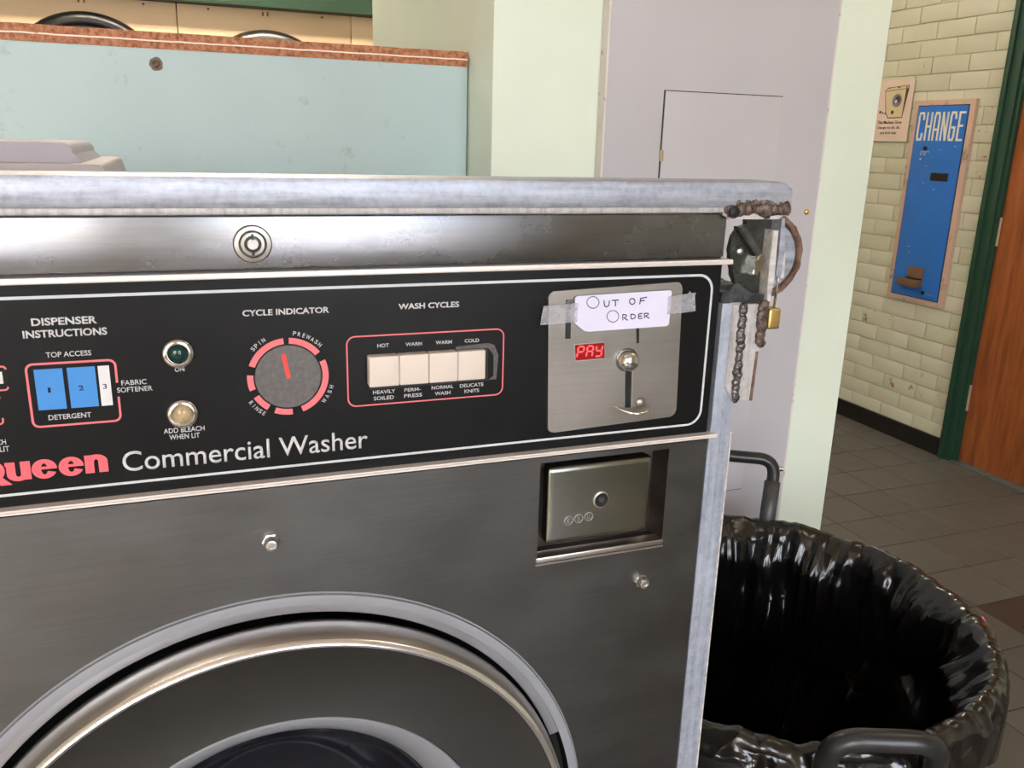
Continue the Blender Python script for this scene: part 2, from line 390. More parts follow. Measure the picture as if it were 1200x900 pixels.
# rear wall with two shop windows; pier between added to darken the fascia's reflection
bm = B(); edges = [XL, WINS[0][0], WINS[0][1], WINS[1][0], WINS[1][1], XR+.1]
for k in (0, 2, 4): abox(bm, edges[k], edges[k+1], REAR-.1, REAR, 0, H)
for a, b2 in WINS: abox(bm, a, b2, REAR-.1, REAR, 0, WZ[0]); abox(bm, a, b2, REAR-.1, REAR, WZ[1], H)
struct(finish('wall_front', bm, 'wall_cream'))
for k, (a, b2) in enumerate(WINS):
    bm = B(); s = .04
    for x in (a, b2-s, (a+b2)/2-s/2): abox(bm, x, x+s, REAR-.08, REAR-.02, WZ[0], WZ[1])
    for z in (WZ[0], WZ[1]-s): abox(bm, a, b2, REAR-.08, REAR-.02, z, z+s)
    w = struct(finish('window_%d' % (k+1), bm, 'dkgreen'))
    box('pane', 'win_glass', a+s, b2-s, REAR-.055, REAR-.05, WZ[0]+s, WZ[1]-s, w)
struct(box('ground', 'pave', -14, 14, -20, REAR-.1, -.15, -.02))

# right wall: backing + individually laid painted bricks
wr = struct(box('wall_right', 'mortar', XR+.004, XR+.12, 2.765, YB, 0, H))
struct(box('wall_right_near', 'brick_b', XR, XR+.12, REAR-.1, 1.78, 0, H))
struct(box('wall_right_above_door', 'brick_b', XR, XR+.12, 1.78, 2.765, 2.1, H))
brick_me = {}
rowh = .0742; bl = .2045
for r in range(29):
    z0 = .080+r*rowh-.0105
    off = (0, .5, .06, .46)[r % 4]*bl + random.uniform(-.012, .012)
    y = 2.765-bl+off
    while y < 4.25:
        ya, yb = max(y, 2.766), min(y+bl, 4.25)
        if yb-ya > .02:
            w = yb-ya-.0030; hh = rowh-.0040
            zc = z0+rowh/2; yc = (ya+yb)/2
            chip = (yc < 2.92 and 1.22 < zc < 1.56) or (3.18 < yc < 3.36 and (1.66 < zc < 1.80 or 1.2 < zc < 1.5)) or random.random() < .04
            mm = 'brick_chip' if chip else random.choice(['brick', 'brick_b'])
            key = (mm, round(w, 2))
            if key not in brick_me:
                bm = abox(B(), -.0042, .010, -w/2, w/2, -hh/2, hh/2, .0019, 2)
                me = bpy.data.meshes.new('brick'); bm.to_mesh(me); bm.free(); me.materials.append(M[mm])
                for p in me.polygons: p.use_smooth = True
                me.set_sharp_from_angle(angle=math.radians(40)); brick_me[key] = me
            o = bpy.data.objects.new('brick', brick_me[key]); COL.objects.link(o)
            place(o, (XR+.004+random.uniform(-.0016, .0016), yc, zc+random.uniform(-.0008, .0008)), wr)
            o.rotation_euler = (random.uniform(-.004, .004), random.uniform(-.012, .012), random.uniform(-.008, .008))
        y += bl
bm = abox(B(), XR-.016, XR-.001, 2.765, YB, 0, .083, .002); struct(finish('baseboard_right', bm, 'base_black'))
# door in the right wall
bm = B()
abox(bm, XR-.022, XR+.02, 2.700, 2.765, 0, 2.12, .004); abox(bm, XR-.034, XR+.02, 2.742, 2.765, 0, 2.12, .004); abox(bm, XR-.010, XR+.05, 2.684, 2.702, 0, 2.09, .003)
abox(bm, XR-.022, XR+.02, 1.78, 1.845, 0, 2.12, .004); abox(bm, XR-.022, XR+.02, 1.78, 2.765, 2.06, 2.12, .004)
d1 = struct(finish('door_1', bm, 'dkgreen', smooth=30))
box('door_panel', 'wood', XR+.008, XR+.05, 1.845, 2.684, .012, 2.06, d1, .002)
box('threshold', mat('threshold_grey', srgb(84, 92, 88), .5, 0, .2, 20), XR-.03, XR+.06, 1.845, 2.70, .001, .010, d1, .003)
for za in (.985, 1.80, .25):
    bm = B()
    for k in range(4): atube(bm, [(XR+.003, 2.683, za+k*.03), (XR+.003, 2.683, za+.0285+k*.03)], .0065, 10)
    abox(bm, XR-.0005, XR+.004, 2.683, 2.693, za, za+.12)
    finish('hinge', bm, 'hinge', d1, 30)
# pillar
bm = abox(B(), .500, 1.325, 1.425, 2.385, 0, H, .006, 2)
pl = struct(finish('pillar', bm, 'pillar', smooth=30))
# dark green soffit over the dryers
struct(box('trim_1', 'soffit', XL, 1.45, 3.82, YB, 1.852, 2.5))
struct(box('trim_2', 'soffit', XL, 1.45, 3.80, YB, 2.5, H))

# ------------------------------------------------------------------ commercial washer
YF = .600
wx0, wx1 = -.337, .4175
CX, CZ = .040, 1.36-.6077
wa = thing('commercial_washer', (CX, .95, 0), 'stainless steel front loading washer with black control panel and round door', 'washer')
# body sides / top / back as folded shell behind the front
bm = B()
abox(bm, wx0, wx1, .61, 1.30, .10, 1.300, .004)
abox(bm, wx0+.02, wx1-.02, .64, 1.28, 0.0, .10)
body = finish('body', bm, 'galv', wa, 30)
# cut the porthole out of the body with a drum recess
def boolean_cut(o, cx, cz, r, y0, y1):
    cut_with(o, alathe(B(), cx, cz, [(0, y0), (r, y0), (r, y1), (0, y1)], 160))
def cut_with(o, cbm):
    me = bpy.data.meshes.new('c'); bmesh.ops.recalc_face_normals(cbm, faces=cbm.faces); cbm.to_mesh(me); cbm.free()
    c = bpy.data.objects.new('c', me); COL.objects.link(c)
    md = o.modifiers.new('b', 'BOOLEAN'); md.operation = 'DIFFERENCE'; md.object = c; md.solver = 'EXACT'
    dg = bpy.context.evaluated_depsgraph_get(); dg.update(); nm = bpy.data.meshes.new_from_object(o.evaluated_get(dg)); o.modifiers.clear(); o.data = nm
    bpy.data.objects.remove(c)
boolean_cut(body, CX, CZ, .262, .5, 1.05)
cut_with(body, abox(B(), .2587, .3793, .55, .623, 1.0172, 1.1068))
# top fascia
bm = abox(B(), wx0, .4155, .5985, .62, 1.2725, 1.3075, .0014, 2); fa = finish('top_fascia', bm, 'fascia', wa, 30)
# cylinder lock in the fascia
lx, lz = .0420, 1.2892
lk = finish('cylinder_lock', alathe(B(), lx, lz, [(.0126, .599), (.0126, .5972), (.0118, .5962), (.0092, .5958), (.0084, .5975), (.0078, .5978), (.0076, .5962), (.0056, .5960), (.0053, .597), (.0053, .600)], 48), 'lock_metal', wa, 40)
finish('keyway', alathe(B(), lx, lz, [(.0053, .5985), (.0041, .5984), (.0041, .600)], 40), 'black', lk)
kb = alathe(B(), lx, lz, [(0, .5962), (.0036, .5962), (.0040, .5968), (.0040, .5985)], 32); finish('lock_core', kb, 'lock_metal', lk, 40)
kn = B()
abox(kn, lx-.0007, lx+.0007, .5956, .597, lz+.0028, lz+.0068); abox(kn, lx-.0010, lx+.0010, .5956, .597, lz-.0078, lz-.0055)
finish('key_notch', kn, 'black', lk)
# gap and ledges
box('fascia_gap', 'black', wx0, .418, .606, .611, 1.2650, 1.2745, wa)
bm = abox(B(), wx0, .4238, .5955, .612, 1.2663, 1.2705, .0012, 3); finish('upper_ledge', bm, 'ledge', wa, 30)
bm = B(); aprism(bm, [(wx0, 1.1150), (.4238, 1.1150), (.4238, 1.1183), (wx0, 1.1183)], .5930, .612, 0)
bmesh.ops.bevel(bm, geom=[e for e in bm.edges if all(v.co.y < .5935 for v in e.verts)], offset=.0014, segments=3, affect='EDGES'); finish('lower_ledge', bm, 'ledge', wa, 30)
# control panel
PY = .6020
bm = abox(B(), wx0, .4172, PY, .612, 1.1150, 1.2663); cp = finish('control_panel', bm, 'black_panel', wa)
Y1 = PY-.00025
o_ = rrect(-.36, .4104, 1.1258, 1.2583, .014, 8); i_ = rrect(-.358, .4084, 1.1276, 1.2563, .0124, 8)
o_ = [(max(x, -.325), z) for x, z in o_]; i_ = [(max(x, -.323), z) for x, z in i_]
finish('white_border', aring(B(), o_, i_, Y1, PY+.001), 'ink_line', cp)
for s, x0, x1, z0, z1 in [("DISPENSER", -0.0951, -0.0574, 1.2391, 1.2441), ("INSTRUCTIONS", -0.1007, -0.0521, 1.2313, 1.2363), ("TOP ACCESS", -0.0892, -0.0628, 1.2181, 1.2216),
        ("DETERGENT", -0.0922, -0.0669, 1.176, 1.1795), ("FABRIC", -0.0468, -0.0313, 1.1962, 1.1997), ("SOFTENER", -0.0498, -0.028, 1.1914, 1.1949), ("ON", -0.0131, -0.0069, 1.2033, 1.2067),
        ("ADD BLEACH", -0.0235, 0.0031, 1.1598, 1.1634), ("WHEN LIT", -0.0202, -0.0004, 1.155, 1.1586), ("ADD BLEACH", -0.1415, -0.1183, 1.162, 1.1656), ("WHEN LIT", -0.1370, -0.1169, 1.1571, 1.1608),
        ("CYCLE INDICATOR", 0.033, 0.0919, 1.2394, 1.2438), ("WASH CYCLES", 0.1419, 0.1882, 1.2395, 1.2438), ("HOT", 0.1259, 0.1345, 1.2119, 1.2147), ("WARM", 0.147, 0.1596, 1.2117, 1.2144),
        ("WARM", 0.1701, 0.1828, 1.2117, 1.2144), ("COLD", 0.1929, 0.2044, 1.2118, 1.2145), ("HEAVILY", 0.122, 0.1389, 1.1765, 1.1793), ("SOILED", 0.1225, 0.1378, 1.1717, 1.1746),
        ("PERM-", 0.1459, 0.1585, 1.1766, 1.1792), ("PRESS", 0.1456, 0.1595, 1.1719, 1.1747), ("NORMAL", 0.167, 0.1843, 1.1766, 1.1794), ("WASH", 0.1695, 0.1819, 1.1718, 1.1746),
        ("DELICATE", 0.1894, 0.2086, 1.1764, 1.1792), ("KNITS", 0.1932, 0.2051, 1.1718, 1.1746)]:
    big = (z1-z0) > .0042
    text(s, x0, x1, z0, z1, Y1, 'ink_white', cp, .028 if big else .012)
text("Commercial Washer", -0.0512, 0.1173, 1.1349, 1.1495, Y1, 'ink_white', cp, .004)
def ell(cx, cz, rx, rz, a0, a1, n=24): return [(cx+rx*math.cos(math.radians(a0+(a1-a0)*i/n)), cz+rz*math.sin(math.radians(a0+(a1-a0)*i/n))) for i in range(n+1)]
def heavy(name, parts):
    bm = B()
    for k, p in enumerate(parts): aprism(bm, p, Y1-k*.00002, PY+.0008)
    finish(name, bm, 'ink_red', cp)
qb, qt = 1.1361, 1.1492; qm = (qb+qt)/2
def arcband(cx, cz, R1, R2, a0, a1): return ell(cx, cz, R1[0], R1[1], a0, a1)+ell(cx, cz, R2[0], R2[1], a0, a1)[::-1]
heavy('letter', [arcband(-.1322, 1.1440, (.0108, .0085), (.0036, .0048), 0, 180), arcband(-.1322, 1.1440, (.0108, .0085), (.0036, .0048), 180, 360), [(-.1310, 1.1395), (-.1255, 1.1415), (-.1180, 1.1338), (-.1245, 1.1338)]])
for x0 in (-.1205,):
    heavy('letter', [[(x0, 1.1405), (x0+.0052, 1.1405), (x0+.0052, qt), (x0-.0006, qt), (x0-.0006, qt-.0025), (x0, qt-.0025)], [(x0+.0082, qb+.0004), (x0+.0140, qb+.0004), (x0+.0140, qt), (x0+.0082, qt)], arcband(x0+.0067, 1.1407, (.0067, .0048), (.0015, .0018), 180, 360)])
for cx in (-.0985, -.0825):
    heavy('letter', [arcband(cx, qm, (.0075, .0068), (.0020, .0040), 0, 180), arcband(cx, qm, (.0075, .0068), (.0020, .0040), 180, 335), [(cx-.004, qm-.0002), (cx+.0075, qm-.0002), (cx+.0074, qm+.0016), (cx-.004, qm+.0016)]])
x0 = -.0742
heavy('letter', [[(x0, qb+.0004), (x0+.0055, qb+.0004), (x0+.0055, qt), (x0, qt)], [(x0+.0083, qb+.0004), (x0+.0140, qb+.0004), (x0+.0140, 1.1445), (x0+.0083, 1.1445)], arcband(x0+.0070, 1.1443, (.0070, .0052), (.0013, .0018), 0, 180)])
# dispenser diagram
def outline(x0, x1, z0, z1, r, w, m, gap=None):
    bm = aring(B(), rrect(x0, x1, z0, z1, r), rrect(x0+w, x1-w, z0+w, z1-w, max(r-w, .0005)), Y1, PY+.0008)
    if gap:
        dead = [f for f in bm.faces if f.calc_center_median().x > x1-.002 and gap[0] < f.calc_center_median().z < gap[1]]
    return finish('pink_outline', bm, m, cp)
def strip_path(pts, w, m, name='pink_outline', closed=False):
    bm = atube(B(), [(x, Y1+.0001, z) for x, z in pts], w/2, 8)
    for v in bm.verts: v.co.y = (v.co.y-Y1)*.12+Y1
    return finish(name, bm, m, cp)
rr = rrect(-.1015, -.0493, 1.1720, 1.2142, .004, 6)
# rounded rectangle with a break on its right side (next to FABRIC SOFTENER)
start = [(-.0493, 1.1985)] + [p for p in rr[0:7]] + rr[7:28] + [(-.0493, 1.1888)]
strip_path(start, .0015, 'ink_pink')
strip_path(rrect(-.17, -.1127, 1.1985, 1.2140, .002, 4)+[(-.1127, 1.20)], .0012, 'ink_pink')
strip_path(rrect(-.17, -.1182, 1.1760, 1.1950, .002, 4)+[(-.1182, 1.18)], .0012, 'ink_pink')
box('white_tab', 'ink_pale', -.15, -.1150, Y1, PY+.001, 1.2028, 1.2106, cp)
for nm, x0, x1, mt in (('blue_compartment', -.0973, -.0808, 'ink_blue'), ('blue_compartment', -.0782, -.0617, 'ink_blue'), ('white_compartment', -.0600, -.0532, 'ink_pale')):
    box(nm, mt, x0, x1, Y1, PY+.001, 1.1832, 1.2106, cp)
for s, x0, x1 in (('1', -.0905, -.0889), ('2', -.0726, -.0695), ('3', -.0581, -.0557)): text(s, x0, x1, 1.1948, 1.1982, Y1-.0002, 'ink_dark', cp, .01)
# indicator lamps
for (x, z, mt, nm) in ((-.0102, 1.2162, 'lamp_green', 'green_lamp_lens'), (-.0105, 1.1735, 'lamp_amber', 'amber_lamp_lens')):
    bz = finish('lamp_bezel', alathe(B(), x, z, [(.0106, PY), (.0103, PY-.002), (.0086, PY-.0036), (.0066, PY-.0034), (.0060, PY-.002), (.0060, PY)], 40), 'chrome', cp, 50)
    finish(nm, alathe(B(), x, z, [(.0061, PY-.0018), (.0052, PY-.0034), (.0034, PY-.0044), (.0015, PY-.0048), (0, PY-.0049)], 32), mt, cp, True)
# cycle dial
dx, dz = .0617, 1.1945
finish('dial', alathe(B(), dx, dz, [(0, PY-.0006), (.0226, PY-.0006), (.0230, PY-.0003), (.0230, PY+.0005)], 64), 'dial', cp)
for a0, a1 in ((95, 160), (174, 198), (210, 236), (247, 274), (289, 383), (37, 87)):
    bm = B(); n = max(4, int((a1-a0)/4)); po = []; pi_ = []
    for i in range(n+1):
        a = math.radians(a0+(a1-a0)*i/n); po.append((dx+.0283*math.cos(a), dz+.0283*math.sin(a))); pi_.append((dx+.0240*math.cos(a), dz+.0240*math.sin(a)))
    finish('dial_arc', aprism(bm, po+pi_[::-1], Y1, PY+.001), 'ink_pink', cp)
def rot_bar(cx, cz, ang, r0, r1, w):
    u = (math.cos(ang), math.sin(ang)); n = (-u[1], u[0])
    return [(cx+u[0]*r+n[0]*s*w/2, cz+u[1]*r+n[1]*s*w/2) for r, s in ((r0, 1), (r1, 1), (r1, -1), (r0, -1))]
finish('dial_pointer', aprism(B(), rot_bar(dx, dz, math.radians(100), -.001, .0175, .0030), PY-.0012, PY), 'pointer', cp)
def arc_text(s, a_start, a_end, R, size, inward=False):
    n = len(s); bm2 = B()
    for i, ch in enumerate(s):
        a = math.radians(a_start+(a_end-a_start)*(i/(n-1)))
        hw = size*{'I': .07, 'W': .50, 'R': .34, 'E': .28}.get(ch, .36)
        ob = text(ch, -hw, hw, -size/2, size/2, 0, 'ink_white', None, .01)
        rot = a-PI/2 if not inward else a+PI/2
        ca, sa = math.cos(rot), math.sin(rot)
        nb = B(); nb.from_mesh(ob.data)
        for v in nb.verts:
            x, z = v.co.x, v.co.z; v.co.x = dx+R*math.cos(a)+x*ca-z*sa; v.co.z = dz+R*math.sin(a)+x*sa+z*ca; v.co.y = v.co.y+Y1+.0001
        tmp = bpy.data.meshes.new('x'); nb.to_mesh(tmp); nb.free(); bm2.from_mesh(tmp); bpy.data.objects.remove(ob)
    finish('lettering', bm2, 'ink_white', cp)
arc_text('SPIN', 137, 120, .0317, .0030); arc_text('PREWASH', 80, 44, .0317, .0030)
arc_text('WASH', -39, -18, .0315, .0030, True); arc_text('RINSE', 213, 235, .0315, .0030, True)
# cycle buttons
strip_path((lambda r: r+[r[0]])(rrect(.1036, .2244, 1.1684, 1.2210, .0060, 8)), .0011, 'ink_pink')
scf = M['ink_line']
box('button_slot', 'black', .1190, .2120, PY-.0004, PY+.002, 1.1805, 1.2068, cp)
for i, x in enumerate((.1180, .1405, .1630, .1862)):
    dp = .0085 if i < 3 else .0050
    bm = abox(B(), x, x+.0222, PY-dp, PY+.002, 1.1842 if i < 3 else 1.1832, 1.2070 if i < 3 else 1.2062, .0012, 3); finish('cycle_button', bm, 'white', cp, 35)
# smudge of worn print beside the cold button
bm = aprism(B(), [(.186, 1.2066), (.212, 1.2066), (.2165, 1.200), (.2165, 1.184), (.2125, 1.181), (.2190, 1.181), (.2205, 1.200), (.2170, 1.2085), (.212, 1.2105), (.186, 1.209)], PY-.00012, PY+.0004)
finish('worn_smudge', bm, mat('smudge_grey', srgb(84, 80, 82), .7, 0, .35, 220), cp)
# coin plate (sits slightly crooked)
pr = rrect(.2618, .3814, 1.1345, 1.2508, .0058, 8)
def rotp(p, a=math.radians(2.0), c=(.3217, 1.1925)):
    x, z = p[0]-c[0], p[1]-c[1]; return (c[0]+x*math.cos(a)-z*math.sin(a), c[1]+x*math.sin(a)+z*math.cos(a))
def kp(pts): return [rotp(p) for p in pts]
PT = PY-.0022
kplate = finish('coin_plate', aprism(B(), kp(pr), PT, PY, .0006), 'plate', wa, 30)
def onplate(name, pts, m, y0, y1=PT+.0005, **k): return finish(name, aprism(B(), pts, y0, y1), m, kplate, **k)
onplate('coin_slot', [(.2747, 1.2420), (.2795, 1.2420), (.2803, 1.2104), (.2755, 1.2106)], 'black', PT-.0001)
onplate('coin_slot_lip', [(.2700, 1.2350), (.2760, 1.2360), (.2800, 1.2385), (.2800, 1.2420), (.2760, 1.2420), (.2740, 1.2385), (.2700, 1.2372)], 'strip', PT-.0012)
onplate('coin_slot', [(.3372, 1.2300), (.3405, 1.2300), (.3424, 1.2034), (.3400, 1.2032)], 'black', PT-.0001)
onplate('lever_slot', [(.3313, 1.1815), (.3371, 1.1812), (.3387, 1.1482), (.3332, 1.1484)], 'black', PT-.0001)
finish('lever_slot_edge', aprism(B(), [(.3375, 1.1812), (.3383, 1.1812), (.3399, 1.1480), (.3391, 1.1480)], PT-.0008, PT+.001), 'satin', kplate)
onplate('coin_ledge', [(.343, 1.2172), (.3660, 1.2178), (.3705, 1.2165), (.3645, 1.2145), (.3460, 1.2148)], 'plate', PT-.0009)
dsp = onplate('price_display', [(.2839, 1.2053), (.3100, 1.2058), (.3112, 1.1929), (.2853, 1.1925)], 'led_back', PT-.0004)
bm = aring(B(), [(.2831, 1.2060), (.3107, 1.2066), (.3120, 1.1922), (.2846, 1.1917)], [(.2839, 1.2053), (.3100, 1.2058), (.3112, 1.1929), (.2853, 1.1925)], PT-.0010, PT+.001)
finish('display_frame', bm, 'satin', kplate)
bm = B()
segs = {'P': 'abefg', 'A': 'abcefg', 'Y': 'bcdfg'}
for ch, x in (('P', .2863), ('A', .2945), ('Y', .3026)):
    z0, z1, w = 1.1948, 1.2036, .0052; zm = (z0+z1)/2; t_ = .0010; sk = .0007
    S = {'a': ((x, z1), (x+w, z1)), 'g': ((x, zm), (x+w, zm)), 'd': ((x, z0), (x+w, z0)), 'f': ((x, zm), (x, z1)), 'e': ((x, z0), (x, zm)), 'b': ((x+w, zm), (x+w, z1)), 'c': ((x+w, z0), (x+w, zm))}
    for c in segs[ch]:
        (xa, za), (xb, zb) = S[c]; L = .0006
        if za == zb: xa += L; xb -= L
        else: za += L; zb -= L
        sh = lambda z: (z-z0)*.12
        if abs(za-zb) < 1e-6: pp = [(xa+sh(za), za-t_/2), (xb+sh(za), za-t_/2), (xb+sh(za), za+t_/2), (xa+sh(za), za+t_/2)]
        else: pp = [(xa-t_/2+sh(za), za), (xa+t_/2+sh(za), za), (xb+t_/2+sh(zb), zb), (xb-t_/2+sh(zb), zb)]
        aprism(bm, pp, PT-.0008, PT-.0002)
finish('display_digits', bm, 'led', kplate)
finish('reject_button', alathe(B(), .3325, 1.1892, [(.0088, PT), (.0086, PT-.003), (.0080, PT-.0058), (.0062, PT-.0078), (.003, PT-.0088), (0, PT-.009)], 40), 'chrome', kplate, 60)
finish('button_shadow_ring', alathe(B(), .3318, 1.1900, [(.0100, PT), (.0100, PT-.0004), (.0085, PT-.0004)], 40), 'strip', kplate)
hk = [Vector((.3222, PT+.0, 1.1512)), Vector((.3262, PT-.006, 1.1492)), Vector((.334, PT-.0125, 1.1470)), Vector((.343, PT-.0135, 1.1466)), Vector((.3505, PT-.010, 1.1474)), Vector((.3535, PT-.004, 1.1486)), Vector((.352, PT+.001, 1.1500))]
finish('coin_hook', atube(B(), smoothpath(hk, .004, 4), .00135, 10), 'chrome', kplate, True)
finish('hook_boss', alathe(B(), .3475, 1.1520, [(.0050, PT+.0002), (.0040, PT-.0018), (.0015, PT-.0026), (0, PT-.0027)], 20), 'plate', kplate, True)

# steel front panel with recess for the coin box and a porthole
fx0, fx1, fz0, fz1 = wx0, .4172, .115, 1.1118
rx0, rx1, rz0, rz1 = .2585, .3795, 1.0170, 1.1070
bm = B()
abox(bm, fx0, fx1, YF, .6102, fz0, fz1)
front = finish('front_panel', bm, 'steel_front', wa)
boolean_cut(front, CX, CZ, .2707, .55, .65)
cut_with(front, abox(B(), rx0, rx1, .55, .65, rz0, rz1))
# recess tray
bm = B()
o4 = [(rx0, rz0), (rx1, rz0), (rx1, rz1), (rx0, rz1)]
D = .022; ins = .003
bk = [(rx0+ins, rz0+ins), (rx1-ins, rz0+ins), (rx1-ins, rz1-ins), (rx0+ins, rz1-ins)]
a = [bm.verts.new((x, YF, z)) for x, z in o4]; c = [bm.verts.new((x, YF+D, z)) for x, z in bk]
for i in range(4): bm.faces.new((a[i], a[(i+1) % 4], c[(i+1) % 4], c[i]))
bm.faces.new(c); finish('coin_box_recess', bm, mat('recess_steel', (.16, .135, .125), .3, .9, .3, 30, .2), wa)
abm = abox(B(), rx0-.001, rx1+.001, YF-.0012, YF+.012, rz0-.0005, rz0+.0045, .0012, 2); abox(abm, rx0-.001, rx1+.001, YF-.001, YF+.002, rz0-.0028, rz0-.0015); finish('recess_sill', abm, 'rim_steel', wa, 30)
# box body cut so the recess is open: the coin box door fills most of it
bm = abox(B(), .2665, .3655, YF+.0015, YF+.021, 1.0310, 1.1015, .0055, 4); cb = finish('coin_box_door', bm, mat('coin_door_steel', (.34, .36, .33), .20, 1, .12, 10, .05), wa, 40)
kx, kz = .3168, 1.0668
finish('keyhole_ring', alathe(B(), kx, kz, [(.0078, YF+.002), (.0074, YF+.0006), (.0064, YF+.0004), (.0062, YF+.003)], 36), 'satin', cb, 50)
finish('keyhole', alathe(B(), kx, kz, [(.0063, YF+.0012), (0, YF+.0012)], 30), 'black', cb)
finish('lock_core', alathe(B(), kx+.0006, kz, [(.0030, YF+.0013), (.0026, YF+.0008), (0, YF+.0008)], 24), 'strip', cb, 50)
for q in (.2872, .2965, .3060):
    bm = alathe(B(), q, 1.0514+(q-.2872)*.06, [(.0042, YF+.0016), (.0042, YF+.0010), (.0034, YF+.0010), (.0034, YF+.0016)], 28); finish('stamped_ring', bm, 'satin', cb)
for ch, q in (('E', .2872), ('S', .2965), ('D', .3060)): text(ch, q-.0014, q+.0014, 1.0496+(q-.2872)*.06, 1.0532+(q-.2872)*.06, YF+.0011, 'satin', cb)
# bolts
def bolt(x, z):
    b_ = finish('bolt', alathe(B(), x, z+.001, [(.0066, YF), (.0066, YF-.0010), (.0052, YF-.0014)], 6), 'chrome', wa)
    finish('bolt_head', alathe(B(), x, z+.001, [(.0052, YF-.0010), (.0052, YF-.0058), (.0042, YF-.0076), (.0029, YF-.0078), (.0027, YF-.0068), (0, YF-.0068)], 24), 'satin', b_, 40)
bolt(.0431, 1.0680); bolt(.3612, .9818)
# porthole bezel
def P(*rs): return [(r, y) for r, y in rs]
bz = finish('door_bezel', alathe(B(), CX, CZ, [(.2722, YF), (.2719, YF-.0006), (.2709, YF-.0006), (.2706, YF+.0006), (.2701, YF-.0024), (.2660, YF-.0030), (.2622, YF-.0022)], 160), 'light_rim', wa, 50)
TH = [(.2623, YF-.0020), (.2619, YF-.0002), (.2600, YF+.0004), (.2560, YF+.0008), (.2538, YF+.0016)]
finish('bezel_gap', alathe(B(), CX, CZ, [(.2539, YF+.0014), (.2528, YF+.026), (.2350, YF+.030)], 140), 'black', wa, 50)
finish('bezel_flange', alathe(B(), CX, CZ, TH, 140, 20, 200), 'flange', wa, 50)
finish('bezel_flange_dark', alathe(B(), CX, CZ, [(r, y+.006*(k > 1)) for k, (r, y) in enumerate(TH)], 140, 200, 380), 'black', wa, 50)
finish('throat_back', alathe(B(), CX, CZ, [(.262, YF+.058), (.20, YF+.058), (.18, YF+.075)], 120), 'rubber', wa, 50)
# door
dr = finish('door', alathe(B(), CX+.0012, CZ-.0015, [(.2350, YF+.004), (.2480, YF+.003), (.2505, YF-.001), (.2510, YF-.004), (.2508, YF-.010), (.2492, YF-.019), (.2465, YF-.0245)], 160), 'rim_steel', wa, 50)
finish('door_lip', alathe(B(), CX+.0012, CZ-.0015, [(.2466, YF-.0244), (.2452, YF-.0268), (.2432, YF-.0276), (.2408, YF-.0262)], 160), 'lip_steel', dr, 50)
finish('door_face', alathe(B(), CX+.0012, CZ-.0015, [(.2409, YF-.0262), (.2300, YF-.0235), (.2050, YF-.0195), (.1800, YF-.0172), (.1735, YF-.0172)], 160), 'door_steel', dr, 60)
finish('glass_ring', alathe(B(), CX, CZ-.0010, [(.1736, YF-.0174), (.1724, YF-.0186), (.1700, YF-.0178), (.1560, YF-.004), (.1440, YF+.0100), (.1436, YF+.024)], 140), 'light_rim', dr, 40)
finish('door_glass', alathe(B(), CX, CZ-.0010, [(.1442, YF+.010), (.136, YF+.014), (.128, YF+.05), (.110, YF+.085), (.07, YF+.10), (0, YF+.105), (0, YF+.100), (.066, YF+.095), (.105, YF+.081), (.122, YF+.048), (.130, YF+.019), (.1442, YF+.016)], 96), 'door_glass', dr, 60)
# drum with perforations
bm = alathe(B(), CX, CZ, [(.235, YF+.085), (.245, YF+.10), (.245, YF+.42), (0, YF+.43)], 96)
dm = finish('drum', bm, 'drum', wa, 40)
bm = B()
for k in range(12):
    for j in range(7):
        for s in range(3):
            r = .06+j*.024; a = 2*PI*k/12+s*.35/(j+2.2)
            alathe(bm, CX+r*math.cos(a), CZ+r*math.sin(a), [(.0035, YF+.4285-.0), (0, YF+.4284)], 8)
finish('drum_holes', bm, 'black', dm, kind='stuff')
for a in (90, 210, 330):
    bm = B()
    aa = math.radians(a); u = Vector((math.cos(aa), 0, math.sin(aa)))
    atube(bm, [Vector((CX, YF+.12, CZ))+u*.225, Vector((CX, YF+.40, CZ))+u*.225], [.03, .03], 12)
    finish('drum_baffle', bm, 'drum', dm, 40)
# detergent dispenser lid on the top
def slab(name, m, x1, r, y0, y1, z0, z1, parent):
    pts = [(-.30, z0), (x1+.006, z0)]
    for i in range(7):
        a = math.radians(90*i/6); pts.append((x1-r+r*math.cos(a)*.9, z1-r+r*math.sin(a)))
    pts.append((-.30, z1)); return finish(name, aprism(B(), pts, y0, y1, .001), m, parent, 30)
ld = slab('dispenser_base', 'lid_b', -.062, .006, .86, 1.14, 1.2995, 1.3302, wa)
slab('dispenser_lid', 'lid', -.0885, .010, .892, 1.11, 1.3295, 1.3478, ld)

# ------------------------------------------------------------------ security frame: bar across the top, post, lock bracket
sf = thing('security_frame', (.43, .60, 0), 'galvanized steel security bar and post welded around the washer', 'security frame')
# hood-like bar with rounded right end
bm = B()
prof = [(.5975, 1.3128), (.5960, 1.3170), (.5958, 1.3295), (.5968, 1.3325), (.600, 1.3335), (.640, 1.3335), (.640, 1.3312), (.612, 1.3300), (.612, 1.3128)]
xs = [-.36+i*(.78/40) for i in range(41)]+[.44, .455, .465, .471, .4745, .4755]
ring = []
for x in xs:
    sq = 0 if x <= .465 else ((x-.465)/.0105)
    cz_ = 1.322; row = []
    for (y, z) in prof:
        zz = z if sq == 0 else z-(sq**2)*.005*(1 if z > 1.325 else 0)
        row.append(bm.verts.new((x, y+noise.noise(Vector((x*40, z*120, 3)))*.00035, zz)))
    ring.append(row)
for A, C in zip(ring, ring[1:]):
    for k in range(len(prof)): bm.faces.new((A[k], A[(k+1) % len(prof)], C[(k+1) % len(prof)], C[k]))
bm.faces.new(ring[0][::-1]); bm.faces.new(ring[-1])
finish('top_bar', bm, 'galv', sf, 50)
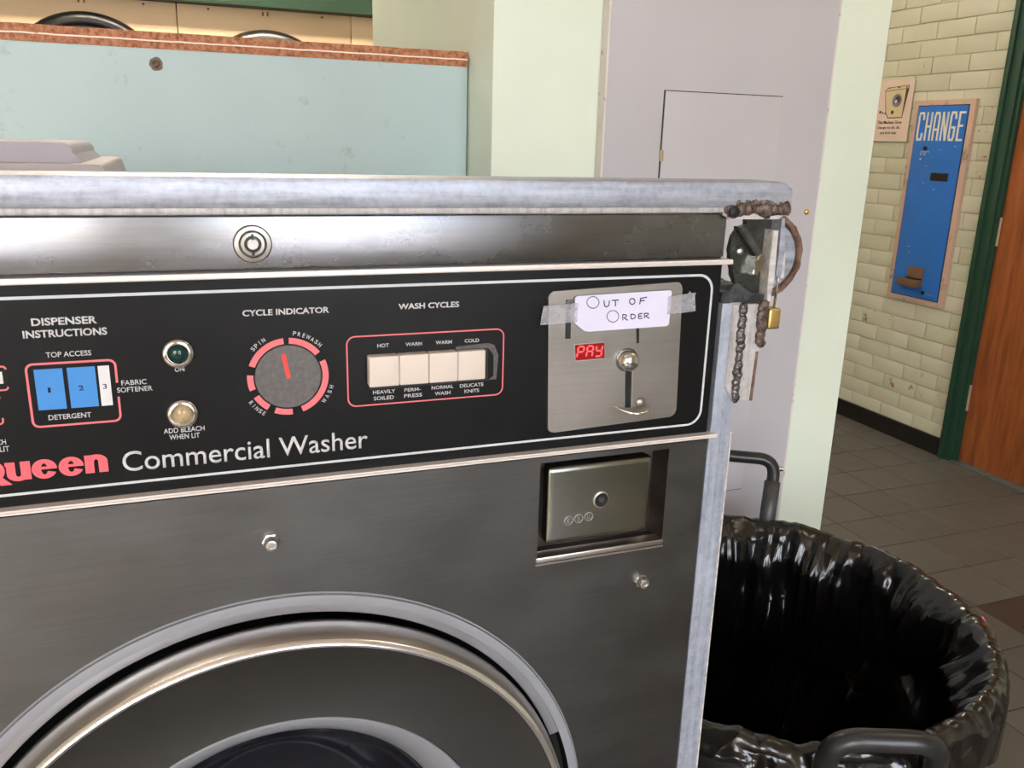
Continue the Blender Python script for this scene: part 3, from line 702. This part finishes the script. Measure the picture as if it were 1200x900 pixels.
bm = abox(B(), -.36, .413, .5972, .612, 1.3085, 1.3130, .0016, 2); finish('bar_lower_lip', bm, 'galv_w', sf, 30)
bm = aprism(B(), [(.411, 1.3065), (.418, 1.3032), (.466, 1.3030), (.4750, 1.3090), (.4755, 1.3145), (.411, 1.3145)], .5972, .612, .001); finish('weld_plate', bm, 'galv_white', sf, 30)
def bead(name, pts, r, m, jit=.25, step=.0032, seed=1, hole=()):
    random.seed(seed); bm = B(); P_ = [Vector(p) for p in pts]
    for a_, b_ in zip(P_, P_[1:]):
        n = max(1, int((b_-a_).length/step))
        for i in range(n):
            p = a_.lerp(b_, i/n); rr = r*random.uniform(1-jit, 1+jit)
            res = bmesh.ops.create_icosphere(bm, subdivisions=2, radius=rr)
            off = Vector((random.uniform(-1, 1), 0, random.uniform(-1, 1)))*r*.22
            for v in res['verts']:
                q = v.co.copy(); q *= 1+.25*noise.noise(q*400+p*300); q.y *= .75; v.co = p+off+q
    return finish(name, bm, m, sf, 60)
bead('weld_bead', [(.4145, .598, 1.3112), (.430, .5975, 1.3105), (.450, .5975, 1.3110), (.462, .5975, 1.3105), (.4735, .598, 1.3112)], .0050, 'weld_rust', .35, .003, 3)
bead('weld_bead', [(.4175, .598, 1.3165), (.440, .5972, 1.3170), (.468, .5975, 1.3160)], .0024, 'weld_rust', .4, .0026, 4)
finish('weld_hole', alathe(B(), .4185, 1.3092, [(.0052, .594), (.0046, .5925), (0, .592)], 18), 'black', sf)
# post
bm = B()
aprism(bm, [(.4190, .02), (.4303, .02), (.4303, 1.2328), (.4205, 1.2328), (.4205, 1.128), (.4190, 1.100)], .6005, .640)
aprism(bm, [(.4300, .02), (.4425, .02), (.4425, 1.118), (.4400, 1.130), (.4400, 1.2328), (.4300, 1.2328)], .6020, .640)
finish('post', bm, 'galv_v', sf)
bm = aprism(B(), [(.4408, .02), (.4425, .02), (.4430, 1.116), (.4416, 1.116)], .6003, .640); finish('post_edge_highlight', bm, 'galv_white', sf)  # paler strip paints in the highlight along the post's right edge
box('post_foot', 'galv', .405, .458, .595, .665, 0, .02, sf, .002)
bm = aprism(B(), [(.4300, 1.2317), (.4618, 1.2310), (.4622, 1.19), (.4602, 1.1894), (.4592, 1.1445), (.4394, 1.1454), (.4300, 1.16)], .5992, .640, .0006); finish('side_plate', bm, 'galv_w', sf, 30)
bm = aprism(B(), [(.4583, 1.1890), (.4606, 1.1894), (.4596, 1.1445), (.4568, 1.1447)], .5984, .641); finish('rust_edge', bm, 'rust', sf)
w1 = [(0.4400, 1.2287), (0.4402, 1.2224), (0.4405, 1.2168), (0.44, 1.2098), (0.4402, 1.2027), (0.4411, 1.1955), (0.4406, 1.1884), (0.4406, 1.1812), (0.4407, 1.174), (0.4412, 1.1667), (0.441, 1.1594), (0.4412, 1.152), (0.4405, 1.1440)]
bead('weld_bead', [(x, .5985, z) for x, z in w1], .0038, 'weld', .16, .0022, 5)
w2 = [(0.4602, 1.2300), (0.4601, 1.2187), (0.4605, 1.213), (0.4607, 1.2073), (0.461, 1.2015), (0.4614, 1.1958), (0.4598, 1.1923)]
bead('weld_bead', [(x, .5985, z) for x, z in w2], .0046, 'weld_rust', .18, .0024, 6)
# rubber gasket rag at the post head
bm = bmesh.new()
gp = [(.4195, .6, 1.2330), (.4195, .6, 1.2422), (.4285, .6, 1.2428), (.4320, .6, 1.2488), (.4365, .6, 1.2489), (.4454, .6, 1.2430), (.4625, .6, 1.2384), (.4640, .6, 1.2319)]
aprism(bm, [(x, z) for x, y, z in gp], .6025, .628)
bmesh.ops.triangulate(bm, faces=bm.faces); bmesh.ops.subdivide_edges(bm, edges=bm.edges, cuts=3, use_grid_fill=True)
for v in bm.verts: v.co += Vector((noise.noise(v.co*150), noise.noise(v.co*130+Vector((5, 0, 0)))*1.6, noise.noise(v.co*150+Vector((0, 9, 0)))))*.0016
finish('rubber_flap', bm, 'rubber', sf, 60)
# dark lock plate and its fittings
bm = aprism(B(), [(.4445, 1.3030), (.4745, 1.3030), (.4740, 1.2380), (.4415, 1.2400), (.4365, 1.2558), (.4309, 1.2762), (.4329, 1.2873), (.4379, 1.295), (.445, 1.2971)], .612, .618, .0006); finish('lock_plate', bm, 'dark_steel', sf, 30)
bm = aprism(B(), [(.4328, 1.2964), (.4395, 1.2958), (.4600, 1.2730), (.4590, 1.2700), (.4530, 1.2712), (.4331, 1.2937)], .604, .613, .0012); finish('bent_strip', bm, 'strip', sf, 30)
bm = aprism(B(), [(.4600, 1.2733), (.4612, 1.2668), (.4550, 1.2550), (.4490, 1.2556), (.4520, 1.2640), (.4530, 1.2712), (.4560, 1.2738)], .6025, .613, .0012); finish('strip_end', bm, 'chrome', sf, 30)
finish('lock_bolt', alathe(B(), .4385, 1.2755, [(.0045, .612), (.0044, .610), (.0034, .6075), (.0015, .6066), (0, .6065)], 20), 'satin', sf, 60)
bm = aprism(B(), [(.4640, 1.2936), (.4694, 1.2935), (.4700, 1.2541), (.4688, 1.2330), (.4650, 1.2330), (.4636, 1.2656)], .600, .640, .0006); finish('flat_bar', bm, 'galv_white', sf, 30)
bm = aprism(B(), [(.4700, 1.3035), (.4729, 1.3035), (.4760, 1.2769), (.4752, 1.2548), (.4706, 1.2552), (.4708, 1.277)], .598, .636, .0005); finish('flat_bar', bm, 'galv', sf, 30)
bm = aprism(B(), [(.4772, 1.2738), (.4808, 1.2737), (.4820, 1.252), (.4775, 1.2527)], .602, .630, .0005); finish('hasp_tang', bm, 'galv_white', sf, 30)
dc = (.4945, 1.2655)
bm = alathe(B(), dc[0], dc[1], [(.0385, .652), (.0390, .646), (.0375, .643), (.0325, .6425), (.0315, .6445)], 56, 0, 360)
for v in bm.verts: v.co += Vector((noise.noise(v.co*120), 0, noise.noise(v.co*120+Vector((9, 0, 0)))))*.0016
finish('rusty_disc_rim', bm, 'rust', sf, 50)
bm = alathe(B(), dc[0], dc[1], [(.0306, .6445), (0, .6440), (0, .650), (.0385, .651)], 56); finish('steel_disc', bm, 'galv', sf, 50)
finish('disc_stem', alathe(B(), .462, 1.268, [(.010, .618), (.010, .646)], 20), 'dark_steel', sf, 50)
# padlock
pk = thing('padlock', (.4765, .606, 1.208), 'small brass padlock hanging from the hasp beside the washer', 'padlock')
bm = abox(B(), .4695, .4822, .6005, .613, 1.2078, 1.2258, .0022, 3); finish('lock_body', bm, 'brass', pk, 40)
bm = atube(B(), smoothpath([(.4784, .607, 1.224), (.4795, .607, 1.2535), (.4735, .607, 1.2560), (.4715, .607, 1.2250)], .004, 5), .0011, 10); finish('shackle', bm, 'chrome', pk, True)

# ------------------------------------------------------------------ OUT OF ORDER card and tape
sg = thing('out_of_order_card', (.325, .5965, 1.2159), 'white paper card with handwritten out of order notice taped to the coin plate', 'sign')
CY = .5972
cardp = [(0.2836, 1.2450), (0.3657, 1.2466), (0.3675, 1.2460), (0.3681, 1.2444), (0.3677, 1.2196), (0.3670, 1.2178), (0.3651, 1.2169), (0.2951, 1.2159), (0.2906, 1.2168), (0.2821, 1.2234), (0.2812, 1.2266), (0.2815, 1.2440)]
finish('paper', aprism(B(), cardp, CY, CY+.0005), 'card', sg)
STR = [[(0.3208, 1.2271), (0.3202, 1.2247), (0.3183, 1.223), (0.3157, 1.2225), (0.313, 1.2233), (0.3109, 1.2252), (0.31, 1.2276), (0.3106, 1.23), (0.3124, 1.2317), (0.3151, 1.2322), (0.3178, 1.2315), (0.3199, 1.2296), (0.3208, 1.2271)], [(0.3345, 1.2387), (0.3343, 1.2375), (0.3334, 1.2366), (0.3321, 1.2364), (0.3309, 1.2367), (0.3299, 1.2377), (0.3294, 1.2389), (0.3297, 1.2401), (0.3305, 1.241), (0.3318, 1.2412), (0.3331, 1.2409), (0.3341, 1.2399), (0.3345, 1.2387)], [(0.3025, 1.2392), (0.3019, 1.2368), (0.3, 1.2351), (0.2973, 1.2346), (0.2946, 1.2354), (0.2925, 1.2372), (0.2916, 1.2396), (0.2922, 1.242), (0.2941, 1.2436), (0.2968, 1.2442), (0.2995, 1.2434), (0.3016, 1.2416), (0.3025, 1.2392)], [(0.3066, 1.2406), (0.3074, 1.2361), (0.3092, 1.2352), (0.3113, 1.2362), (0.3115, 1.2404)], [(0.3136, 1.2403), (0.3198, 1.2404)], [(0.3167, 1.2402), (0.3172, 1.2354)], [(0.3395, 1.2414), (0.339, 1.2361)], [(0.339, 1.2409), (0.3453, 1.2418)], [(0.3392, 1.239), (0.3434, 1.2392)], [(0.3242, 1.2286), (0.3246, 1.2237)], [(0.3242, 1.2286), (0.3279, 1.2279), (0.3276, 1.2263), (0.3251, 1.2259), (0.3291, 1.2235)], [(0.3315, 1.2283), (0.3321, 1.2241), (0.3362, 1.2254), (0.3351, 1.2281), (0.3311, 1.2283)], [(0.342, 1.2286), (0.3384, 1.2283), (0.339, 1.2241), (0.3427, 1.2248)], [(0.3387, 1.2263), (0.3418, 1.2266)], [(0.3438, 1.2285), (0.3445, 1.2244)], [(0.3438, 1.2285), (0.3475, 1.2285), (0.3476, 1.2272), (0.3447, 1.2265), (0.3488, 1.2242)]]
bm = B()
for k, s in enumerate(STR):
    b2 = atube(B(), smoothpath([(x, 0, z) for x, z in s], .0012, 3) if len(s) > 2 else [(x, 0, z) for x, z in s], .00034 if k in (0, 2) else .00046, 8)
    for v in b2.verts: v.co.y = v.co.y*.15+CY-.00005
    tmp = bpy.data.meshes.new('x'); b2.to_mesh(tmp); b2.free(); bm.from_mesh(tmp)
finish('handwriting', bm, 'pen', sg)
tl = finish('adhesive_tape', aprism(B(), [(.2548, 1.2382), (.2840, 1.2396), (.2840, 1.2243), (.2526, 1.2235), (.2532, 1.2290)], CY-.0003, CY-.0001), 'tape'); tag(tl, 'clear tape strip holding the left end of the paper card', 'tape')
tr = finish('adhesive_tape', aprism(B(), [(.3650, 1.2415), (.3835, 1.2432), (.3850, 1.2455), (.3862, 1.2438), (.3912, 1.2438), (.3900, 1.2410), (.3908, 1.2370), (.3922, 1.2282), (.3800, 1.2275), (.3650, 1.2270)], CY-.0003, CY-.0001), 'tape'); tag(tr, 'crumpled clear tape strip holding the right end of the paper card', 'tape')

# ------------------------------------------------------------------ partition behind the washer
pt = thing('partition_wall', (-.30, 1.56, 0), 'pale blue laminate bulkhead with worn particle board top edge behind the washer', 'partition')
box('laminate_panel', 'blue_board', -1.4, .4955, 1.549, 1.59, 0, 1.4855, pt, .0008)
def wavy(name, z0, z1, y0, m, amp, sx=.02):
    bm = B(); n = int((.4955+1.4)/sx); top = []; bot = []
    for i in range(n+1):
        x = -1.4+(1.8955)*i/n
        a_ = amp*noise.noise(Vector((x*22, z0*50, 0)))+amp*.5*noise.noise(Vector((x*90, z0*50, 4)))
        top.append((x, z1+a_)); bot.append((x, z0+a_*(1 if name == 'glue_line' else .2)))
    return finish(name, aprism(bm, bot+top[::-1], y0, 1.592), m, pt)
wavy('lower_board', 1.4855, 1.4975, 1.5485, 'chip', .0008); wavy('upper_board', 1.4975, 1.5105, 1.5480, 'chip', .0009); wavy('glue_line', 1.4963, 1.4985, 1.5470, 'white_line', .0009, .008)
bm = alathe(B(), -.023, 1.463, [(.0062, 1.549), (.0060, 1.547), (.0048, 1.5455), (.0022, 1.5450), (.0016, 1.5465), (0, 1.5465)], 20); finish('screw', bm, 'rust', pt, 50)
bm = alathe(B(), -.023, 1.463, [(.0105, 1.5489), (0, 1.5486)], 20); 
for v in bm.verts: v.co.x += noise.noise(v.co*200)*.004; v.co.z += noise.noise(v.co*230)*.003
finish('rust_stain', bm, mat('stain', srgb(120, 108, 96), .8, 0, .3, 150), pt)

# ------------------------------------------------------------------ dryers behind
def dryer(x0, x1, dzc, kind, label):
    t_ = thing('clothes_dryer', ((x0+x1)/2, 4.2, 0), label, 'dryer', 'stacked dryers along the back')
    cx = (x0+x1)/2+(0 if kind else .01); R0 = .300
    b_ = box('cabinet', 'beige', x0+.0015, x1-.0015, 3.90, 4.75, 0, 1.851, t_, .003)
    for zc in (dzc, dzc-.82):
        rim = 'door_steel' if kind == 1 else 'base_black'
        d_ = finish('door_ring', alathe(B(), cx, zc, [(R0, 3.90), (R0-.003, 3.885), (R0-.02, 3.868), (R0-.045, 3.866), (R0-.055, 3.875)], 72), rim, t_, 50)
        finish('door_window', alathe(B(), cx, zc, [(R0-.054, 3.874), (R0-.10, 3.880), (0, 3.882)], 72), 'base_black', d_)
        bm = abox(B(), cx+R0-.03, cx+R0+.01, 3.84, 3.885, zc-.04, zc+.04, .006); finish('door_handle', bm, 'satin', t_, 30)
    for sx in (x0+.12, x1-.12): finish('screw', alathe(B(), sx, 1.838, [(.005, 3.90), (.004, 3.897), (0, 3.8965)], 12), 'cup', t_)
    bm = B(); abox(bm, cx+.0-.018, cx-.011, 3.8975, 3.901, 1.826, 1.842); abox(bm, cx+.001, cx+.008, 3.8975, 3.901, 1.826, 1.842); finish('vent_slot', bm, 'cup', t_)
    return t_
dryer(-.655, .034, 1.497, 0, 'beige dryer with black round door behind the left of the partition')
dryer(.034, .726, 1.474, 1, 'beige dryer with grey ringed round door behind the middle of the partition')
dryer(.726, 1.418, 1.474, 1, 'beige dryer mostly hidden behind the pale green pillar')

# ------------------------------------------------------------------ electrical panel on the pillar
ep = thing('electrical_panel', (.94, 1.41, .2), 'tall grey painted steel electrical cabinet with small access door on the pillar', 'electrical panel')
box('cabinet', 'panel_grey', .701, 1.178, 1.400, 1.4245, .15, 2.45, ep, .0012)
box('cabinet_side', 'panel_edge', .6975, .7012, 1.3995, 1.4240, .15, 2.45, ep)
box('edge_strip', 'panel_edge', 1.1765, 1.1805, 1.3990, 1.4240, .15, 2.45, ep)
box('door_gap', 'dark_steel', .8145, .8175, 1.3994, 1.401, .66, 1.4545, ep); box('door_gap', 'panel_edge', 1.0700, 1.0712, 1.3994, 1.401, .66, 1.4545, ep)
box('door_gap', 'dark_steel', .8145, 1.0712, 1.3994, 1.401, 1.4530, 1.4545, ep); box('door_gap', 'dark_steel', .8145, 1.0712, 1.3994, 1.401, .659, .6605, ep)
box('access_door', 'panel_grey', .8170, 1.0700, 1.3972, 1.4, .661, 1.4528, ep, .0008)
bm = abox(B(), .8135, .8205, 1.3955, 1.3995, 1.332, 1.352, .0006); finish('hinge', bm, 'hinge', ep, 30)
bm = abox(B(), .8135, .8205, 1.3955, 1.3995, .76, .78, .0006); finish('hinge', bm, 'hinge', ep, 30)
finish('screw', alathe(B(), 1.1555, 1.2405, [(.0058, 1.400), (.0052, 1.3975), (.0030, 1.396), (0, 1.3957)], 16), 'brass', ep, 50)
finish('screw', alathe(B(), 1.1555, .40, [(.0058, 1.400), (.0052, 1.3975), (.0030, 1.396), (0, 1.3957)], 16), 'brass', ep, 50)

# ------------------------------------------------------------------ change machine
cm = thing('change_machine', (XR-.02, 3.06, .67), 'tall blue coin change machine with white lettering set into the brick wall', 'change machine')
def sbox(name, m, y0, y1, z0, z1, d0, d1, parent, bev=0, **k): return box(name, m, XR-d1, XR-d0, y0, y1, z0, z1, parent, bev, **k)
sbox('mounting_frame', 'chg_frame', 2.888, 3.226, .676, 1.588, -.004, .018, cm, .001)
sbox('black_edge', 'black', 2.916, 3.200, .698, 1.566, .017, .0195, cm, .001)
bp = sbox('blue_plate', 'chg_blue', 2.920, 3.196, .702, 1.562, .018, .0225, cm, .002)
# CHANGE in blocky octagonal letters (y runs from far 3.187 to near 2.932)
L = {'C': [[(1, .78), (1, 1-.14), (.86, 1), (.14, 1), (0, .86), (0, .14), (.14, 0), (.86, 0), (1, .14), (1, .22)]],
     'H': [[(0, 0), (0, 1)], [(1, 0), (1, 1)], [(0, .5), (1, .5)]],
     'A': [[(0, 0), (0, .86), (.2, 1), (.8, 1), (1, .86), (1, 0)], [(0, .38), (1, .38)]],
     'N': [[(0, 0), (0, 1)], [(1, 0), (1, 1)], [(.05, 1), (.95, 0)]],
     'G': [[(1, .80), (1, .86), (.86, 1), (.14, 1), (0, .86), (0, .14), (.14, 0), (.86, 0), (1, .14), (1, .46), (.55, .46)]],
     'E': [[(1, 1), (0, 1), (0, 0), (1, 0)], [(0, .52), (.8, .52)]]}
lw = .0345; gap = .0118; y_ = 3.184
for ch in 'CHANGE':
    bm = B(); lay = 0
    for st in L[ch]:
        p = [(y_-u*(lw-.009)-.0045, 1.4160+v*.116) for u, v in st]
        for (ya, za), (yb, zb) in zip(p, p[1:]):
            d = Vector((yb-ya, zb-za)); n = Vector((-d.y, d.x)).normalized()*.0047; e = d.normalized()*.0040; lay += .00025
            q = [(ya-e.x+n.x, za-e.y+n.y), (yb+e.x+n.x, zb+e.y+n.y), (yb+e.x-n.x, zb+e.y-n.y), (ya-e.x-n.x, za-e.y-n.y)]
            f_ = [bm.verts.new((XR-.0231-lay, *t2)) for t2 in q]; k_ = [bm.verts.new((XR-.0220, *t2)) for t2 in q]
            bm.faces.new(f_); bm.faces.new(k_[::-1])
            for i in range(4): bm.faces.new((f_[i], k_[i], k_[(i+1) % 4], f_[(i+1) % 4]))
    finish('letter', bm, 'chg_text', bp); y_ -= lw+gap-.0015
sbox('bill_slot_frame', 'dark_steel', 2.968, 3.066, 1.237, 1.273, .022, .0250, cm, .001)
sbox('bill_slot', 'black', 2.974, 3.060, 1.242, 1.268, .024, .0258, cm)
cu = sbox('coin_chute', 'cup', 3.016, 3.108, .775, .842, .022, .030, cm, .003)
sbox('coin_cup', 'cup', 3.012, 3.140, .750, .785, .022, .060, cm, .006); sbox('cup_mouth', 'black', 3.018, 3.112, .782, .792, .0290, .0325, cm)
for y, z, nm in ((3.120, 1.378, 'lock'), (3.003, .730, 'lock')):
    o = finish(nm, alathe(B(), 0, 0, [(.009, 0), (.009, -.006), (.005, -.007), (0, -.007)], 16), 'black', None)
    o.rotation_euler = (0, 0, -PI/2); o.location = (0, 0, 0); place(o, (XR-.026, y, z), cm)
side_text('ACCEPTS\n$1  $5', 3.146, 3.094, 1.347, 1.367, XR-.0232, 'chg_text', bp)
side_text('CHANGER', 2.990, 2.945, .722, .731, XR-.0232, 'poster_grey', bp)
for y, z in ((3.035, 1.372), (3.098, 1.300), (3.10, 1.225), (3.035, 1.200), (2.955, 1.39), (3.14, 1.33), (3.13, .93), (3.12, .905)):
    o = finish('paint_chip', alathe(B(), 0, 0, [(.0055, 0), (.0055, -.001), (0, -.001)], 7), 'chg_text', None); o.rotation_euler = (random.uniform(0, 3), 0, -PI/2); o.scale = (1, 1, .6); place(o, (XR-.0228, y, z), cm)
# poster beside it
po = thing('paper_notice', (XR-.01, 3.36, 1.407), 'paper notice with washing machine drawing taped left of the blue change machine', 'poster')
sbox('paper', 'paper', 3.254, 3.476, 1.407, 1.688, .0075, .0085, po)
def spoly(name, m, pts, d):
    bm = B(); a_ = [bm.verts.new((XR-d, y, z)) for y, z in pts]; b_ = [bm.verts.new((XR-d+.0006, y, z)) for y, z in pts]
    bm.faces.new(a_); bm.faces.new(b_[::-1]); n = len(pts)
    for i in range(n): bm.faces.new((a_[i], b_[i], b_[(i+1) % n], a_[(i+1) % n]))
    return finish(name, bm, m, po)
spoly('drawing_outline', 'poster_ink', [(3.432, 1.640), (3.420, 1.654), (3.285, 1.662), (3.283, 1.648), (3.303, 1.514), (3.395, 1.513), (3.412, 1.540)], .0088)
spoly('drawing_body', 'poster_cream', [(3.428, 1.637), (3.301, 1.645), (3.306, 1.518), (3.392, 1.517), (3.408, 1.541)], .0091)
spoly('drawing_top', 'poster_cream', [(3.428, 1.640), (3.418, 1.651), (3.288, 1.659), (3.287, 1.648)], .0091)
circ = lambda cy, cz, r, n=20: [(cy+r*math.cos(2*PI*i/n), cz+r*math.sin(2*PI*i/n)) for i in range(n)]
spoly('drawing_door', 'poster_grey', circ(3.348, 1.594, .030), .0094); spoly('drawing_window', 'poster_ink', circ(3.344, 1.598, .016), .0097)
spoly('drawing_shine', 'paper', circ(3.353, 1.590, .008, 10), .0099)
for q in ((3.446, 1.543, .007), (3.430, 1.539, .005), (3.368, 1.541, .009), (3.414, 1.536, .004)): spoly('drawing_coin', 'poster_ink', circ(*q, 8), .0097)
for s, a_, b_, z in (('This Machine Gives', 3.455, 3.300, 1.488), ('Change for $1, $5,', 3.452, 3.305, 1.462), ('and $10 only', 3.430, 3.325, 1.437)):
    side_text(s, a_, b_, z, z+.0145, XR-.0092, 'poster_ink', po, .012)
for y0 in (3.29, 3.34, 3.40): sbox('drawing_button', 'poster_ink', y0, y0+.012, 1.650, 1.655, .0088, .0097, po)

# ------------------------------------------------------------------ trash can and bag
TC = Vector((.770, .934, 0)); TR = .318
def around(rows, n=72):
    bm = B(); rings = []
    for r, z in rows: rings.append([bm.verts.new((TC.x+r*math.cos(2*PI*i/n), TC.y+r*math.sin(2*PI*i/n), z)) for i in range(n)])
    for A, C in zip(rings, rings[1:]):
        for i in range(n): bm.faces.new((A[i], A[(i+1) % n], C[(i+1) % n], C[i]))
    return bm
tc = thing('trash_can', (TC.x, TC.y, 0), 'round dark green plastic trash can with black tube handles beside the washer', 'trash can')
bm = around([(.235, .0), (.240, .004), (.262, .30), (.300, .600), (.303, .655), (.296, .655), (.256, .30), (.232, .02), (.001, .018)]); finish('can_body', bm, 'can', tc, 40)
bm = around([(.303, .62), (.316, .625), (.321, .640), (.321, .676), (.316, .682), (.306, .682), (.302, .676), (.302, .655)]); finish('can_rim', bm, 'can_rim', tc, 40)
bm = around([(.2925, .50), (.304, .505), (.306, .520), (.2955, .527)]); finish('can_band', bm, 'can', tc, 40)
h1 = smoothpath([(.6225, .640, .60), (.6235, .622, .665), (.6120, .598, .7520), (.7170, .556, .7520), (.7560, .585, .668), (.752, .600, .60)], .035, 8)
hd = finish('handle', atube(B(), h1, .0125, 16), 'handle', tc, True)
h2 = smoothpath([(.975, 1.180, .60), (.972, 1.185, .70), (1.003, 1.218, .800), (.865, 1.302, .800), (.850, 1.262, .70), (.855, 1.245, .60)], .032, 8)
hd2 = finish('handle', atube(B(), h2, .0115, 16), 'handle', tc, True)
finish('grip_sleeve', atube(B(), smoothpath([(.9715, 1.184, .688), (.974, 1.187, .715), (.9915, 1.206, .762)], .02, 4), [.0165]*2+[.0155]*3+[.0150]*2 if False else .0145, 16), 'grip', hd2, True)
finish('handle_bolt', atube(B(), [(1.004, 1.213, .784), (1.014, 1.208, .784)], .005, 10), 'chrome', hd2, 40)
# liner bag: one crumpled sheet from the bottom up, over the rim and down outside
def bag():
    bm = B(); NA = 440
    rows = []
    for i in range(64): s = i/63; rows.append((.225+.070*s+.004*s*s, .08+.600*s, 0))
    rows += [(.303, .694, .3), (.309, .700, .6), (.316, .702, .9), (.323, .700, 1), (.3275, .695, 1.1), (.330, .688, 1.2)]
    for i in range(1, 11): rows.append((.331+.001*i, .688-i*.0105, 1.3+i*.12))
    rings = []
    for k, (r, z, w) in enumerate(rows):
        ring = []
        for i in range(NA):
            a = 2*PI*i/NA; u = Vector((math.cos(a), math.sin(a), 0))
            deg = math.degrees(a) % 360
            skirt = .10+.95*(.5+.5*math.cos(a+math.radians(10)))**2   # the overhang is longer on the aisle side
            zz = z
            if w > 1.2: zz = .688-(.688-z)*skirt*(1+.5*noise.noise(u*3.3))
            fold = noise.noise(Vector((u.x*5.5, u.y*5.5, z*1.1+3)))*.016
            rid = abs(noise.noise(Vector((u.x*11, u.y*11, z*2.2+8))))*.020
            fine = noise.noise(Vector((u.x*26, u.y*26, z*12)))*.0055+noise.noise(Vector((u.x*60, u.y*60, z*36)))*.0018
            amp = 1.0 if w == 0 else .42
            if w == 0: amp = min(1, (.69-z)*7+.42)
            rr = r+(fold-rid+fine)*amp + (max(0, w-1.1)*.006)
            dd = noise.voronoi(Vector((u.x*2.6, u.y*2.6, z*4.2)))[0]; rr += (-.034*(dd[1]-dd[0])+.006)*(1 if w == 0 else .7)
            d2 = noise.voronoi(Vector((u.x*7+4, u.y*7, z*11)))[0]; rr += (-.018*(d2[1]-d2[0]))*(1 if w == 0 else .45)
            if w == 0:
                sg_ = max(0, .5+noise.noise(Vector((u.x*2.2+5, u.y*2.2, 1)))*1.3)*math.exp(-((z-.640)/.028)**2)
                d3 = noise.voronoi(Vector((u.x*14, u.y*14, z*9+2)))[0]
                rr -= .020*sg_+.008*(d3[1]-d3[0])*math.exp(-((z-.62)/.08)**2)
            if w == 0: rr = min(rr, (.256+(z-.30)*.1127 if z > .30 else .232+(z-.02)*.0857)-.006)
            if .2 < w < 1.3: rr = max(rr, r-.001)
            if w >= 1.2: rr = min(max(rr, .3235), .337)
            zz += (noise.noise(u*4+Vector((0, 0, 7)))*.006+noise.noise(u*19)*.004)*(1 if w > .2 else max(0, (z-.5)/.2))
            ring.append(bm.verts.new(TC+u*rr+Vector((0, 0, zz))))
        rings.append(ring)
    for A, C in zip(rings, rings[1:]):
        for i in range(NA): bm.faces.new((A[i], A[(i+1) % NA], C[(i+1) % NA], C[i]))
    cv = bm.verts.new(TC+Vector((0, 0, .07)))
    for i in range(NA): bm.faces.new((cv, rings[0][(i+1) % NA], rings[0][i]))
    return bm
tb = thing('trash_bag', (TC.x, TC.y, .07), 'glossy black plastic bag lining the trash can and folded over its rim', 'bag')
finish('bag_liner', bag(), 'bag', tb, True)
bm = aprism(B(), [(-.004, 0), (.004, .001), (.005, .026), (-.001, .030), (-.005, .020)], -.001, .001, .0004)
tie = finish('red_tie', bm, 'red_tab', None); tie.rotation_euler = (math.radians(-30), 0, math.radians(60)); place(tie, (TC.x+.331*math.cos(-.45), TC.y+.331*math.sin(-.45), .69), tb)

# ------------------------------------------------------------------ ceiling lights
for x, y, lab in ((-.9, .6, 'fluorescent ceiling light over the washer aisle'), (1.9, .4, 'fluorescent ceiling light over the trash can aisle'), (.1, 3.0, 'fluorescent ceiling light before the dryers'), (2.3, 3.2, 'fluorescent ceiling light near the change machine')):
    c_ = thing('ceiling_light', (x, y, H-.1), lab, 'ceiling light')
    box('light_housing', 'lamp_body', x-.62, x+.62, y-.11, y+.11, H-.06, H-.001, c_, .004)
    for dy in (-.05, .05): finish('tube', atube(B(), [(x-.59, y+dy, H-.078), (x+.59, y+dy, H-.078)], .016, 12), ('tube_bright' if x < 1 else 'tube_warm') if y > 2 else 'tube', c_, True)
